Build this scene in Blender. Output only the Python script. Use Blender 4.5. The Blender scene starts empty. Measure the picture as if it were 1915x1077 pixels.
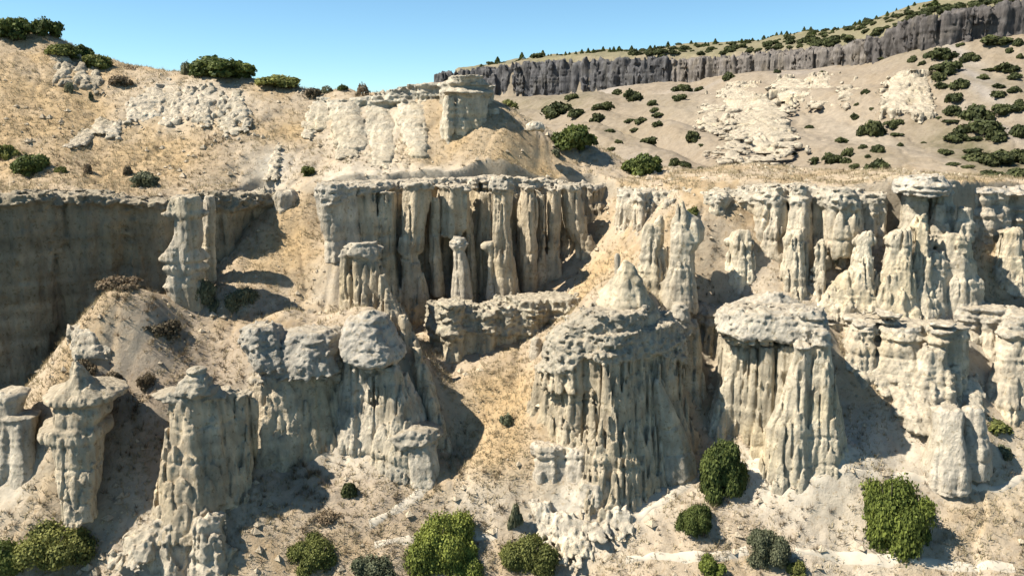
import bpy, math, random
import numpy as np
# ------------------------------------------------------------------ camera, world, sun, exposure
C = bpy.context.scene
F_PX, CX, CY = 1503.0, 957.5, 538.5            # the photograph is 1915 x 1077
TH = math.atan((CY - 230.0) / F_PX)            # camera pitched down
cd = bpy.data.cameras.new('camera'); cam = bpy.data.objects.new('camera', cd)
C.collection.objects.link(cam); C.camera = cam
cd.sensor_width = 36; cd.lens = 36 * F_PX / 1915; cd.clip_end = 3000; cd.clip_start = 0.5
cam.location = (0, 0, 0); cam.rotation_euler = (math.radians(90) - TH, 0, 0)
SUN_EL, SUN_AZ = math.radians(51), math.radians(-97)   # azimuth measured from +Y towards +X
sv = np.array([math.sin(SUN_AZ) * math.cos(SUN_EL), math.cos(SUN_AZ) * math.cos(SUN_EL), math.sin(SUN_EL)])
W = bpy.data.worlds.new("World"); C.world = W; W.use_nodes = True
nt = W.node_tree; bg = nt.nodes['Background']
sky = nt.nodes.new('ShaderNodeTexSky'); sky.sky_type = 'NISHITA'; sky.sun_disc = False
sky.sun_elevation = SUN_EL; sky.sun_rotation = SUN_AZ; sky.altitude = 2200
sky.air_density = 1.0; sky.dust_density = 0.1; sky.ozone_density = 3.0
tn = nt.nodes.new('ShaderNodeMix'); tn.data_type = 'RGBA'; tn.blend_type = 'MULTIPLY'; tn.inputs['Factor'].default_value = 1
nt.links.new(sky.outputs[0], tn.inputs['A']); tn.inputs['B'].default_value = (.80, 1.0, .99, 1); nt.links.new(tn.outputs['Result'], bg.inputs[0]); bg.inputs[1].default_value = 0.07
sl = bpy.data.lights.new('sun', 'SUN'); sun = bpy.data.objects.new('sun', sl); C.collection.objects.link(sun)
sl.energy = 5.0; sl.angle = math.radians(0.6); sl.color = (1.0, 0.94, 0.84)
from mathutils import Vector
sun.rotation_euler = Vector(sv).to_track_quat('Z', 'Y').to_euler()
C.view_settings.view_transform = 'Standard'; C.view_settings.look = 'None'
C.view_settings.exposure = 1.2; C.view_settings.gamma = 1
rng = np.random.default_rng(7); random.seed(7)

# ------------------------------------------------------------------ helpers
def ray(px, py):
    a = (np.asarray(px, float) - CX) / F_PX; b = (CY - np.asarray(py, float)) / F_PX
    return a, math.cos(TH) + b * math.sin(TH), -math.sin(TH) + b * math.cos(TH)
def at(px, py, Y):
    a, y, z = ray(px, py); s = Y / y
    return a * s, Y + 0 * s, z * s
def mpp(py, Y):                                 # metres per photo pixel
    return Y / ray(0, py)[1] / F_PX
T3 = rng.random((64, 64, 64)).astype(np.float32)
def vnoise(x, y, z):
    xi = np.floor(x).astype(np.int64); yi = np.floor(y).astype(np.int64); zi = np.floor(z).astype(np.int64)
    fx = (x - xi); fy = (y - yi); fz = (z - zi)
    fx = fx * fx * (3 - 2 * fx); fy = fy * fy * (3 - 2 * fy); fz = fz * fz * (3 - 2 * fz)
    x0 = xi & 63; x1 = (xi + 1) & 63; y0 = yi & 63; y1 = (yi + 1) & 63; z0 = zi & 63; z1 = (zi + 1) & 63
    a = T3[x0, y0, z0] * (1 - fx) + T3[x1, y0, z0] * fx
    b = T3[x0, y1, z0] * (1 - fx) + T3[x1, y1, z0] * fx
    c = T3[x0, y0, z1] * (1 - fx) + T3[x1, y0, z1] * fx
    d = T3[x0, y1, z1] * (1 - fx) + T3[x1, y1, z1] * fx
    return (a * (1 - fy) + b * fy) * (1 - fz) + (c * (1 - fy) + d * fy) * fz
def fbm(x, y, z, o=3):
    s = 0; a = 1; n = 0
    for i in range(o):
        s = s + a * vnoise(x * 2 ** i + 17.3 * i, y * 2 ** i + 5.1 * i, z * 2 ** i + 9.7 * i); n += a; a *= .5
    return s / n
def sstep(a, b, x):
    t = np.clip((x - a) / (b - a), 0, 1); return t * t * (3 - 2 * t)

def link_mesh(name, v, f, mat=None, parent=None, smooth=True, attrs=None):
    me = bpy.data.meshes.new(name)
    v = np.ascontiguousarray(v, np.float32); f = np.ascontiguousarray(f, np.int32)
    me.vertices.add(len(v)); me.vertices.foreach_set('co', v.ravel())
    k = f.shape[1]
    me.loops.add(f.size); me.loops.foreach_set('vertex_index', f.ravel())
    me.polygons.add(len(f)); me.polygons.foreach_set('loop_start', np.arange(0, f.size, k, dtype=np.int32))
    me.polygons.foreach_set('loop_total', np.full(len(f), k, np.int32))
    me.polygons.foreach_set('use_smooth', np.full(len(f), smooth, bool))
    me.update(calc_edges=True)
    for n, col in (attrs or {}).items():
        a = me.color_attributes.new(n, 'FLOAT_COLOR', 'POINT')
        c4 = np.ones((len(v), 4), np.float32); c4[:, :3] = col
        a.data.foreach_set('color', c4.ravel())
    o = bpy.data.objects.new(name, me); C.collection.objects.link(o)
    if mat: me.materials.append(mat)
    if parent: o.parent = parent
    return o
def tag(o, label=None, cat=None, group=None, kind=None):
    if label: o['label'] = label
    if cat: o['category'] = cat
    if group: o['group'] = group
    if kind: o['kind'] = kind
    return o

# ------------------------------------------------------------------ materials
def node_mat(name, rough=0.95):
    m = bpy.data.materials.new(name); m.use_nodes = True
    b = m.node_tree.nodes['Principled BSDF']; b.inputs['Roughness'].default_value = rough
    b.inputs['Specular IOR Level'].default_value = 0.15
    return m, m.node_tree, b
def noise_node(t, scale, detail, rough=.6, vec=None):
    n = t.nodes.new('ShaderNodeTexNoise'); n.inputs['Scale'].default_value = scale
    n.inputs['Detail'].default_value = detail; n.inputs['Roughness'].default_value = rough
    if vec: t.links.new(vec, n.inputs['Vector'])
    return n
def ramp(t, src, pts):
    r = t.nodes.new('ShaderNodeValToRGB'); t.links.new(src, r.inputs[0])
    e = r.color_ramp.elements
    while len(e) < len(pts): e.new(0.5)
    for i, (p, c) in enumerate(pts):
        e[i].position = p; e[i].color = (*c, 1) if len(c) == 3 else c
    return r
def mix(t, kind, fac, a, b):
    m = t.nodes.new('ShaderNodeMix'); m.data_type = 'RGBA'; m.blend_type = kind
    if isinstance(fac, float): m.inputs['Factor'].default_value = fac
    else: t.links.new(fac, m.inputs['Factor'])
    for s, v in ((m.inputs['A'], a), (m.inputs['B'], b)):
        if isinstance(v, tuple): s.default_value = (*v, 1)
        else: t.links.new(v, s)
    return m.outputs['Result']
def surface_mat(name, scale_fine, bump_fine, stretch=(1, 1, 1), contrast=(.72, 1.2), bump=0.5, dist=.08, speck=None):
    m, t, b = node_mat(name)
    at_ = t.nodes.new('ShaderNodeAttribute'); at_.attribute_name = 'albedo'
    tc = t.nodes.new('ShaderNodeTexCoord'); mp = t.nodes.new('ShaderNodeMapping')
    t.links.new(tc.outputs['Object'], mp.inputs[0]); mp.inputs['Scale'].default_value = stretch
    n1 = noise_node(t, scale_fine, 6, .65, mp.outputs[0])
    lo, hi = contrast
    r1 = ramp(t, n1.outputs[0], [(.3, (lo, lo, lo)), (.72, (hi, hi, hi * .98))])
    col = mix(t, 'MULTIPLY', 1.0, at_.outputs['Color'], r1.outputs[0])
    if speck:
        n3 = noise_node(t, speck[0], 3, .7, tc.outputs['Object'])
        r3 = ramp(t, n3.outputs[0], [(.56, (1, 1, 1)), (.66, speck[1])])
        col = mix(t, 'MULTIPLY', 1.0, col, r3.outputs[0])
    t.links.new(col, b.inputs['Base Color'])
    n2 = noise_node(t, bump_fine, 9, .74, mp.outputs[0])
    bp = t.nodes.new('ShaderNodeBump'); bp.inputs['Strength'].default_value = bump; bp.inputs['Distance'].default_value = dist
    t.links.new(n2.outputs[0], bp.inputs['Height']); t.links.new(bp.outputs[0], b.inputs['Normal'])
    return m
M_TUFF = surface_mat('tuff', 1.6, 2.2, (1.2, 1.2, .55), (.70, 1.18), 1.0, .34, (3.0, (.68, .65, .58)))
M_BASALT = surface_mat('basalt', .8, 1.2, (1.6, 1.6, .35), (.6, 1.35), .9, .5)
M_GROUND = surface_mat('dry_ground', .9, 2.6, (1, 1, 1), (.80, 1.15), .8, .17, (3.2, (.80, .75, .67)))
def leaf_mat(name, ca, cb, trans=.25):
    m, t, b = node_mat(name, .7)
    a = t.nodes.new('ShaderNodeAttribute'); a.attribute_name = 'tint'
    oi = t.nodes.new('ShaderNodeObjectInfo')
    c = mix(t, 'MIX', a.outputs['Fac'], ca, cb)
    r = ramp(t, oi.outputs['Random'], [(0, (.75, .78, .7)), (1, (1.25, 1.2, 1.1))])
    c = mix(t, 'MULTIPLY', 1.0, c, r.outputs[0])
    t.links.new(c, b.inputs['Base Color'])
    tr = t.nodes.new('ShaderNodeBsdfTranslucent'); t.links.new(c, tr.inputs[0])
    ms = t.nodes.new('ShaderNodeMixShader'); ms.inputs[0].default_value = trans
    t.links.new(b.outputs[0], ms.inputs[1]); t.links.new(tr.outputs[0], ms.inputs[2])
    t.links.new(ms.outputs[0], t.nodes['Material Output'].inputs[0])
    return m
M_LEAF = {'dark': leaf_mat('oak_leaf', (.032, .048, .016), (.13, .155, .045)),
          'olive': leaf_mat('olive_leaf', (.065, .075, .025), (.22, .225, .07)),
          'bright': leaf_mat('fresh_leaf', (.06, .08, .02), (.25, .28, .065)),
          'grey': leaf_mat('dusty_leaf', (.07, .08, .05), (.2, .2, .13)),
          'brown': leaf_mat('dry_twig', (.09, .065, .045), (.24, .19, .13)),
          'scrub': leaf_mat('scrub_leaf', (.03, .038, .018), (.1, .11, .045))}
M_BARK, _t, _b = node_mat('bark', .95)
_n = noise_node(_t, 9, 5); _r = ramp(_t, _n.outputs[0], [(.3, (.05, .04, .03)), (.7, (.16, .13, .1))]); _t.links.new(_r.outputs[0], _b.inputs['Base Color'])
M_GRASS = leaf_mat('dry_grass', (.29, .235, .155), (.36, .295, .195), .25)
M_PATH = surface_mat('path_dust', 1.5, 4, (1, 1, 1), (.9, 1.08), .3, .05)

# ------------------------------------------------------------------ height function
RIM = [(-600, 400, 52), (-150, 388, 61), (60, 362, 64.8), (200, 372, 68), (310, 382, 69), (400, 364, 71), (455, 364, 73), (485, 357, 75.5), (600, 347, 74),
       (700, 334, 74.5), (850, 324, 77), (1000, 332, 80), (1110, 338, 82.5), (1150, 340, 80.5), (1200, 350, 77.5), (1300, 346, 75.8), (1400, 347, 74.6), (1500, 342, 73.4), (1590, 352, 72),
       (1640, 350, 71.6), (1700, 340, 70.8), (1800, 345, 70.6), (1860, 346, 74.6), (1915, 344, 76), (2150, 342, 80), (2700, 342, 82)]
UP = RIM[:] + [(0, 335, 71), (60, 312, 73), (0, 205, 82), (110, 250, 80), (200, 290, 78), (300, 300, 78), (350, 235, 84), (450, 285, 79), (400, 325, 76),
      (120, 135, 90), (0, 75, 93), (-150, 40, 93), (-150, 200, 78), (-150, 330, 69), (60, 62, 96), (130, 100, 95), (205, 122, 95), (230, 126, 95), (340, 138, 96), (450, 138, 96), (560, 162, 94), (650, 175, 92),
      (560, 255, 85), (700, 235, 86), (700, 280, 82), (800, 265, 83), (600, 312, 79), (860, 160, 90), (760, 165, 92), (905, 200, 87), (945, 235, 84), (1000, 262, 85),
      (900, 285, 81), (850, 308, 80), (1000, 302, 83.5), (1050, 262, 89), (1120, 290, 88.5), (1190, 312, 87), (1100, 322, 85), (1300, 328, 81), (1250, 316, 88), (1450, 307, 92), (1500, 322, 83), (1600, 318, 90), (1700, 325, 82), (1800, 332, 88), (2000, 335, 90),
      # far hillside
      (1250, 300, 132), (1450, 306, 128), (1650, 318, 124), (1900, 332, 118), (2200, 330, 118), (1900, 200, 150), (1906, 66, 185), (2200, 40, 185), (1735, 90, 195), (1781, 78, 192), (1678, 108, 210), (1700, 250, 150),
      (1535, 122, 232), (1500, 220, 172), (1392, 142, 268), (1277, 154, 300), (1300, 240, 172), (1163, 168, 318), (1094, 184, 330), (1100, 240, 190), (1003, 187, 345), (894, 176, 372), (1000, 240, 200), (800, 180, 400), (500, 180, 420)]
UPW = [(-90, 115, 4), (-60, 118, 2), (-35, 118, -1), (-15, 115, -3), (5, 112, -5), (-90, 160, -6), (-40, 160, -8), (0, 150, -8), (25, 110, -8), (60, 108, -9), (120, 100, -8), (-120, 250, -4), (-60, 260, 0),
       (20, 100, -6.5), (-20, 102, .5), (200, 200, 18), (200, 120, 5), (-130, 80, 8), (-300, 300, 0), (-300, 600, 0), (300, 300, 20), (300, 120, 12), (0, 600, 10), (300, 700, 10)]
LOW = [(1370, 810, 58.6), (1450, 810, 58.4), (1530, 800, 58), (1400, 730, 60.2), (1500, 730, 59.8),(540, 366, 75.4), (505, 376, 75), (580, 366, 74.6),(1700, 735, 60.8), (1770, 755, 60), (1760, 820, 57.5), (1630, 705, 62.2), (1820, 750, 60.5),(360, 990, 49.6), (290, 985, 49.8), (440, 985, 49.6), (250, 900, 51.3), (330, 900, 53), (430, 900, 53.2), (1150, 915, 53.6), (1090, 930, 53), (840, 720, 62.5), (842, 790, 59.3), (846, 860, 56.3), (1160, 396, 78.6), (1195, 388, 77), (1110, 560, 69),(1400, 586, 61.5), (1500, 586, 61.5), (1450, 584, 62.5), (1170, 600, 61), (1100, 602, 61), (1220, 600, 62), (1050, 640, 61.5), (500, 612, 61), (580, 612, 61.5), (690, 600, 61),(-600, 760, 55), (-150, 770, 60), (-60, 760, 61.5), (-60, 745, 62), (0, 750, 62.5), (50, 745, 62), (0, 720, 65), (190, 660, 66), (120, 680, 64), (250, 640, 67), (190, 545, 60.5), (230, 545, 61.5), (160, 600, 59.5), (120, 690, 56.5), (250, 650, 58), (290, 560, 61), (330, 592, 61.5), (400, 590, 63),
       (430, 545, 65.5), (480, 470, 69.5), (540, 395, 73.5), (560, 450, 71.5), (600, 520, 68), (560, 580, 65), (480, 604, 63), (620, 600, 63.5), (640, 480, 69), (400, 660, 60), (330, 690, 58), (200, 760, 55.5), (260, 800, 54), (220, 880, 52), (200, 950, 50.3), (50, 940, 49.5),
       (0, 860, 52), (100, 1050, 47.5), (-100, 1077, 46.5), (300, 1077, 47), (430, 1000, 49.5), (470, 900, 53), (500, 815, 56.5), (560, 800, 57), (620, 800, 57.5), (700, 805, 57), (600, 900, 53.4), (700, 900, 53.6), (600, 980, 50.5), (700, 980, 50.8), (640, 1077, 48),
       (800, 890, 54), (850, 960, 52), (850, 1077, 48.5), (860, 880, 54.8), (830, 700, 61), (800, 640, 66), (860, 690, 62), (920, 670, 64.5), (1000, 665, 64), (940, 780, 58.5), (900, 850, 56), (980, 900, 54), (960, 1000, 51), (1000, 700, 62), (990, 800, 57.5), (1000, 1077, 48.8),
       (720, 620, 70), (850, 580, 72), (900, 578, 72.5), (980, 560, 74), (1040, 530, 76), (1100, 455, 79.5), (1130, 392, 81), (1060, 560, 71.5), (1130, 500, 74), (1160, 430, 76.5), (1180, 372, 77.5), (1100, 570, 67.5), (1200, 520, 68.5), (1240, 530, 68), (1330, 520, 69), (1290, 560, 67), (1350, 450, 71), (1310, 400, 72),
       (1050, 960, 52.5), (1150, 960, 52.5), (1200, 860, 56), (1260, 870, 56.6), (1310, 860, 58), (1200, 960, 52.2), (1300, 960, 52), (1150, 1077, 48.6), (1300, 1077, 48.4), (1320, 780, 60), (1350, 740, 62.5), (1300, 760, 61.5),
       (1340, 840, 57.6), (1420, 858, 55.8), (1480, 866, 54.8), (1540, 862, 54), (1590, 845, 54.6), (1420, 960, 52.2), (1550, 960, 52), (1550, 1077, 48.4), (1800, 1077, 48.3), (2100, 1077, 48), (2600, 1000, 48), (1700, 900, 54), (1850, 900, 54.5), (2050, 900, 54.5), (1660, 800, 57.8), (1640, 720, 61), (1590, 650, 64), (1560, 600, 66),
       (1800, 860, 55.5), (1870, 800, 58.5), (2050, 800, 58), (1840, 740, 61), (1870, 690, 62.5), (1400, 590, 65), (1500, 585, 65.5), (1580, 575, 67), (1650, 575, 67), (1750, 580, 66.5), (1800, 570, 68), (1840, 500, 71.5), (1880, 470, 73), (1915, 560, 69), (2100, 500, 73), (2100, 560, 69), (1900, 600, 67), (1850, 440, 74.5)]
MESA_EDGE = [(837, 134, 385), (1037, 111, 342), (1174, 106, 318), (1277, 108, 300), (1392, 103, 268), (1449, 94, 252), (1563, 89, 230), (1678, 63, 208), (1735, 34, 196), (1769, 26, 190), (1906, 6, 184), (2200, -30, 178), (2800, -100, 170)]
def tps(P):
    P = np.array(P, float); n = len(P); A = np.sqrt(((P[:, None, :2] - P[None, :, :2]) ** 2).sum(-1) + 6.0)
    A = A + np.eye(n) * (-0.15)
    M = np.zeros((n + 3, n + 3)); M[:n, :n] = A; M[:n, n] = M[n, :n] = 1; M[:n, n + 1:] = P[:, :2]; M[n + 1:, :n] = P[:, :2].T
    w = np.linalg.solve(M, np.r_[P[:, 2], 0, 0, 0])
    def f(x, y):
        sh = np.shape(x); x = np.ravel(x).astype(np.float32); y = np.ravel(y).astype(np.float32)
        out = w[n] + w[n + 1] * x + w[n + 2] * y
        for i in range(n):
            out += w[i] * np.sqrt((x - P[i, 0]) ** 2 + (y - P[i, 1]) ** 2 + 6.0)
        return out.reshape(sh)
    return f
def W3(L): return [tuple(float(q) for q in at(*p)) for p in L]
fU = tps(W3(UP) + UPW); fL = tps(W3(LOW))
EDGE3 = [(-400., 4000., 20.), (-48., 900., 20.), (-38., 470., 22.)] + W3(MESA_EDGE); RIM3 = W3(RIM)
fM = tps(EDGE3 + W3([(1077, 100, 385), (1277, 86, 345), (1506, 60, 292), (1620, 40, 262), (1758, 14, 228), (1890, -2, 215)]) + [(0, 450, 33), (100, 380, 33), (200, 300, 34), (300, 300, 35), (-100, 520, 32), (0, 800, 32), (300, 800, 34), (-300, 700, 30), (120, 240, 34)])
def side(poly, x, y):
    """signed plan distance to an open polyline running left to right; positive behind it"""
    best = np.full(np.shape(x), 1e9, np.float32); sg = np.zeros(np.shape(x), np.float32)
    for (ax, ay, _), (bx, by, _) in zip(poly[:-1], poly[1:]):
        dx, dy = bx - ax, by - ay; L2 = dx * dx + dy * dy
        t = np.clip(((x - ax) * dx + (y - ay) * dy) / L2, 0, 1)
        d = np.hypot(x - ax - t * dx, y - ay - t * dy)
        c = dx * (y - ay) - dy * (x - ax)
        m = d < best - 1e-5
        best = np.where(m, d, best)
    P = np.array(poly); sg = np.where(y > np.interp(x, P[:, 0], P[:, 1]), 1, -1)
    return (best * sg).astype(np.float32)
SKIRT = [(float(at(px, 700, Y)[0]), Y, hh, rr_) for px, Y, hh, rr_ in [(370, 53.5, 1.6, 3.6), (130, 53.5, 1.2, 3), (550, 59.5, 1.2, 4), (690, 59, 1.6, 4), (1080, 59, 1.6, 4), (1180, 60.5, 1.4, 4), (1270, 63, 1.5, 3.5), (1640, 64, 1.2, 5), (1740, 61.5, 1.5, 4), (1790, 56.5, 1.2, 2.4), (1390, 71, 1, 3), (1490, 70, 1, 3), (1624, 68.5, 1.4, 3.5), (1692, 68, 1.4, 3.5), (310, 49.5, .8, 3)]]
def H(x, y, detail=True):
    x = np.asarray(x, np.float32); y = np.asarray(y, np.float32)
    s1 = side(RIM3, x, y) + (fbm(x * .35, y * .35, x * 0 + 3.3, 2) - .5) * 1.2
    s2 = side(EDGE3, x, y) + (fbm(x * .08, y * .08, x * 0 + 8.1, 2) - .5) * 8
    z = np.zeros(x.shape, np.float32)
    lo = s1 < 1.8; hi = s1 > .6
    zl = np.zeros_like(z); zu = np.zeros_like(z)
    if lo.any(): zl[lo] = fL(x[lo], y[lo])
    if hi.any(): zu[hi] = fU(x[hi], y[hi])
    z = zl + (zu - zl) * sstep(.7, 1.7, s1)
    far = s2 > -3
    if far.any(): z[far] = z[far] + (np.maximum(fM(x[far], y[far]), z[far]) - z[far]) * sstep(2, 7, s2[far])
    for cx, cy, hh, rr_ in SKIRT:
        m = (np.abs(x - cx) < 3 * rr_) & (np.abs(y - cy) < 3 * rr_)
        if m.any(): z[m] += hh * np.exp(-((x[m] - cx) ** 2 + (y[m] - cy) ** 2) / rr_ ** 2)
    if detail:
        k = np.clip(y / 90, .8, 3)
        z = z + (fbm(x * .22 / k, y * .22 / k, x * 0 + .7, 3) - .5) * 1.3 * k
        z = z + (fbm(x * 1.1, y * 1.1, x * 0 + 4.2, 3) - .5) * .34
        wx = x + (fbm(x * .15, y * .15, x * 0 + 1.7, 2) - .5) * 9; r = 1 - np.abs(2 * vnoise(wx * .45 + 3, y * .16, x * 0 + 6.6) - 1)       # downslope rills
        z = z - np.clip(r - .78, 0, 1) * .9 * np.clip(k, 1, 2)
        fr = y > 104
        if fr.any():
            xx, yy = x[fr], y[fr]; ww = (fbm(xx * .03, yy * .03, xx * 0 + 5, 2) - .5) * 40; rg_ = 1 - np.abs(2 * vnoise((xx + yy * .3 + ww * .3) * .07, (yy - xx * .3) * .018, xx * 0 + 2.2) - 1)
            z[fr] = z[fr] - (np.clip(rg_ - .35, 0, 1) * 4.5 - 1) * sstep(104, 140, yy) * (1 - sstep(-12, -2, s2[fr]))
    return z
def hit(px, py, y0=40., y1=420.):
    Y = np.concatenate([np.arange(y0, 110, .1), np.arange(110, y1, .5)]); Y = Y[(Y >= y0) & (Y <= y1)]
    x, y, z = at(px, py, Y); g = H(x, y)
    i = np.argmax(z < g); i = i if z[i] < g[i] else len(Y) - 1
    return float(x[i]), float(Y[i]), float(g[i])

# ------------------------------------------------------------------ ground sheet
def blobs(x, y, L):
    o = np.zeros(np.shape(x), np.float32)
    for px, py, Y, rpx, rd, w in L:
        cx, cy, _ = at(px, py, Y); r = rpx * mpp(py, Y)
        o = o + w * np.exp(-((x - cx) / r) ** 2 - ((y - cy) / rd) ** 2)
    return o
ORANGE = [(530, 430, 72, 60, 3, 1.1), (470, 480, 68, 40, 3, .6), (920, 760, 59, 90, 4, 1.), (930, 850, 56, 60, 3, .7), (1100, 500, 71, 60, 4, .8), (1120, 430, 74, 50, 3, .4), (540, 265, 85, 45, 3, 1.), (330, 260, 80, 90, 5, .55), (240, 280, 77, 60, 4, .5),
          (940, 270, 83, 90, 3, .9), (1030, 290, 82, 60, 3, .6), (130, 680, 56, 50, 2.5, .7), (190, 560, 59, 60, 3, .6), (1320, 520, 69, 60, 3, .6), (1870, 510, 71, 60, 4, .8), (1620, 680, 62, 40, 3, .5), (1700, 370, 72, 40, 3, .3), (30, 980, 48, 60, 3, .5), (100, 120, 90, 170, 9, .6), (60, 250, 80, 140, 8, .6), (200, 330, 74, 160, 6, .5), (1600, 330, 78, 160, 5, .25), (1870, 950, 53, 60, 4, .4), (800, 290, 82, 60, 3, .4)]
FARG = [(1800, 230, 142, 60, 14, .9), (1880, 280, 130, 60, 14, .9), (1740, 110, 190, 40, 16, .8), (1860, 160, 162, 60, 12, .7), (1880, 320, 120, 60, 8, .8), (1060, 200, 270, 70, 40, 1.), (1150, 250, 180, 60, 20, .5), (1250, 200, 215, 50, 30, .35), (1640, 300, 130, 60, 8, .5), (1420, 290, 132, 60, 8, .25), (950, 190, 300, 60, 40, .6)]
SCREE = [(1795, 90, 184, 12, 10, .8), (1815, 130, 172, 14, 10, .8), (1840, 170, 160, 14, 10, .8), (1860, 215, 148, 14, 10, .8), (1200, 290, 140, 30, 14, .5), (1300, 170, 255, 60, 10, .6), (1500, 130, 228, 60, 10, .5), (1150, 185, 300, 60, 12, .7)]
DARKG = [(560, 880, 54, 90, 3, .9), (700, 930, 52, 90, 2.5, .7), (450, 760, 57, 70, 3, .6), (300, 700, 57.5, 110, 4, .9), (240, 620, 60, 60, 3, .7), (1420, 930, 53, 70, 2, .5), (1280, 960, 52, 60, 2, .5), (1650, 920, 53.5, 90, 2.5, .5), (60, 250, 80, 100, 5, .4), (200, 330, 74, 120, 3, .5), (400, 280, 80, 30, 4, .8), (260, 900, 51, 40, 3, .6), (950, 950, 53, 70, 3, .4), (420, 660, 60, 40, 3, .4), (1500, 1000, 50.5, 70, 1.5, .4), (1320, 540, 68.5, 40, 2, .6)]
PALE = [(1500, 900, 54.5, 150, 3, .8), (1480, 840, 56, 160, 2, .6), (1700, 800, 57, 120, 3, .35), (1850, 870, 55, 120, 3, .7), (1080, 980, 52, 90, 3, 1.), (1200, 900, 54, 70, 2, .8), (560, 800, 57, 100, 2, .9), (700, 820, 56, 80, 2, .8), (1600, 1050, 49, 200, 3, .4), (300, 1050, 47.5, 90, 3, .8),
        (850, 320, 78, 160, 1.5, .7), (650, 335, 76, 80, 2, .6), (500, 330, 77, 60, 5, .5), (350, 200, 88, 100, 5, .7), (700, 250, 85, 110, 5, .5), (1060, 510, 72, 40, 2, .7), (30, 900, 50.5, 60, 2, .9), (620, 540, 67, 50, 3, .5), (900, 900, 53, 70, 2, .6), (1850, 640, 64, 90, 4, .6), (1500, 590, 66, 300, 3, .4), (1270, 500, 69, 40, 2, .4), (510, 300, 79, 20, 4, .5), (1830, 120, 175, 20, 40, .3), (1640, 250, 150, 50, 30, .35), (1400, 200, 180, 120, 30, .35)]
Yr = [26.0]
while Yr[-1] < 900: Yr.append(Yr[-1] + max(.14, .0027 * Yr[-1] if Yr[-1] < 100 else (.0045 * Yr[-1] if Yr[-1] < 420 else .03 * Yr[-1])))
Yr = np.array(Yr); U = np.linspace(-.86, .86, 760)
GX = (U[None, :] * (Yr[:, None] + 8)).astype(np.float32); GY = np.repeat(Yr[:, None], len(U), 1).astype(np.float32)
GZ = H(GX, GY)
def ground_color(x, y, z, slope):
    n = fbm(x * .35, y * .35, z * .2, 3); n2 = fbm(x * 1.6 + 9, y * 1.6, z * .6, 3); n3 = fbm(x * .09, y * .09, z * 0 + 2, 2)
    soil = np.array([.40, .325, .235]); pale = np.array([.50, .455, .375]); gr = np.array([.345, .26, .16]); org = np.array([.42, .30, .16]); gry = np.array([.32, .27, .21])
    g = sstep(.42, .62, n + (n2 - .5) * .5)[..., None]
    c = soil * (1 - g) + gr * g
    b = sstep(.5, .72, n3 * .5 + n2 * .55)[..., None] * .6; c = c * (1 - b) + gry * b
    d_ = np.clip(blobs(x, y, DARKG) * (.5 + 1.6 * n2), 0, 1)[..., None] * .85; c = c * (1 - d_) + np.array([.32, .26, .195]) * d_
    p = np.clip(blobs(x, y, PALE) * (.6 + .9 * n2), 0, 1)[..., None]; c = c * (1 - p) + pale * p
    o = np.clip(blobs(x, y, ORANGE) * (.3 + 1.5 * n), 0, 1)[..., None] * .7; c = c * (1 - o) + org * o
    st = (sstep(1.0, 2.2, slope) * .7)[..., None]; c = c * (1 - st) + np.array([.33, .295, .235]) * st
    fs = (sstep(105, 135, y) * .75)[..., None]; c = c * (1 - fs) + (np.array([.195, .165, .128]) * (.75 + .5 * n2[..., None]) + pale * p * .25) * fs
    fg = np.clip(blobs(x, y, FARG) * (.1 + 1.8 * n2 * n), 0, 1)[..., None]; c = c * (1 - fg) + np.array([.115, .105, .062]) * fg
    sc = np.clip(blobs(x, y, SCREE), 0, 1)[..., None] * .8; c = c * (1 - sc) + np.array([.27, .25, .235]) * sc
    mt = (sstep(2, 8, side(EDGE3, x, y)) * (.5 + .5 * n))[..., None]; c = c * (1 - mt) + np.array([.16, .15, .085]) * mt
    return c * np.array([.88, .86, .84])
gy_, gx_ = np.gradient(GZ)
SL = np.hypot(gx_ / np.gradient(GX, axis=1), gy_ / np.gradient(GY, axis=0))
V = np.stack([GX, GY, GZ], -1).reshape(-1, 3)
nr, nc = GX.shape
ii = (np.arange(nr - 1)[:, None] * nc + np.arange(nc - 1)[None, :]).ravel()
Fq = np.stack([ii, ii + 1, ii + nc + 1, ii + nc], 1)
tag(link_mesh('ground', V, Fq, M_GROUND, attrs={'albedo': ground_color(GX, GY, GZ, SL).reshape(-1, 3)}), kind='structure')

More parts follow.
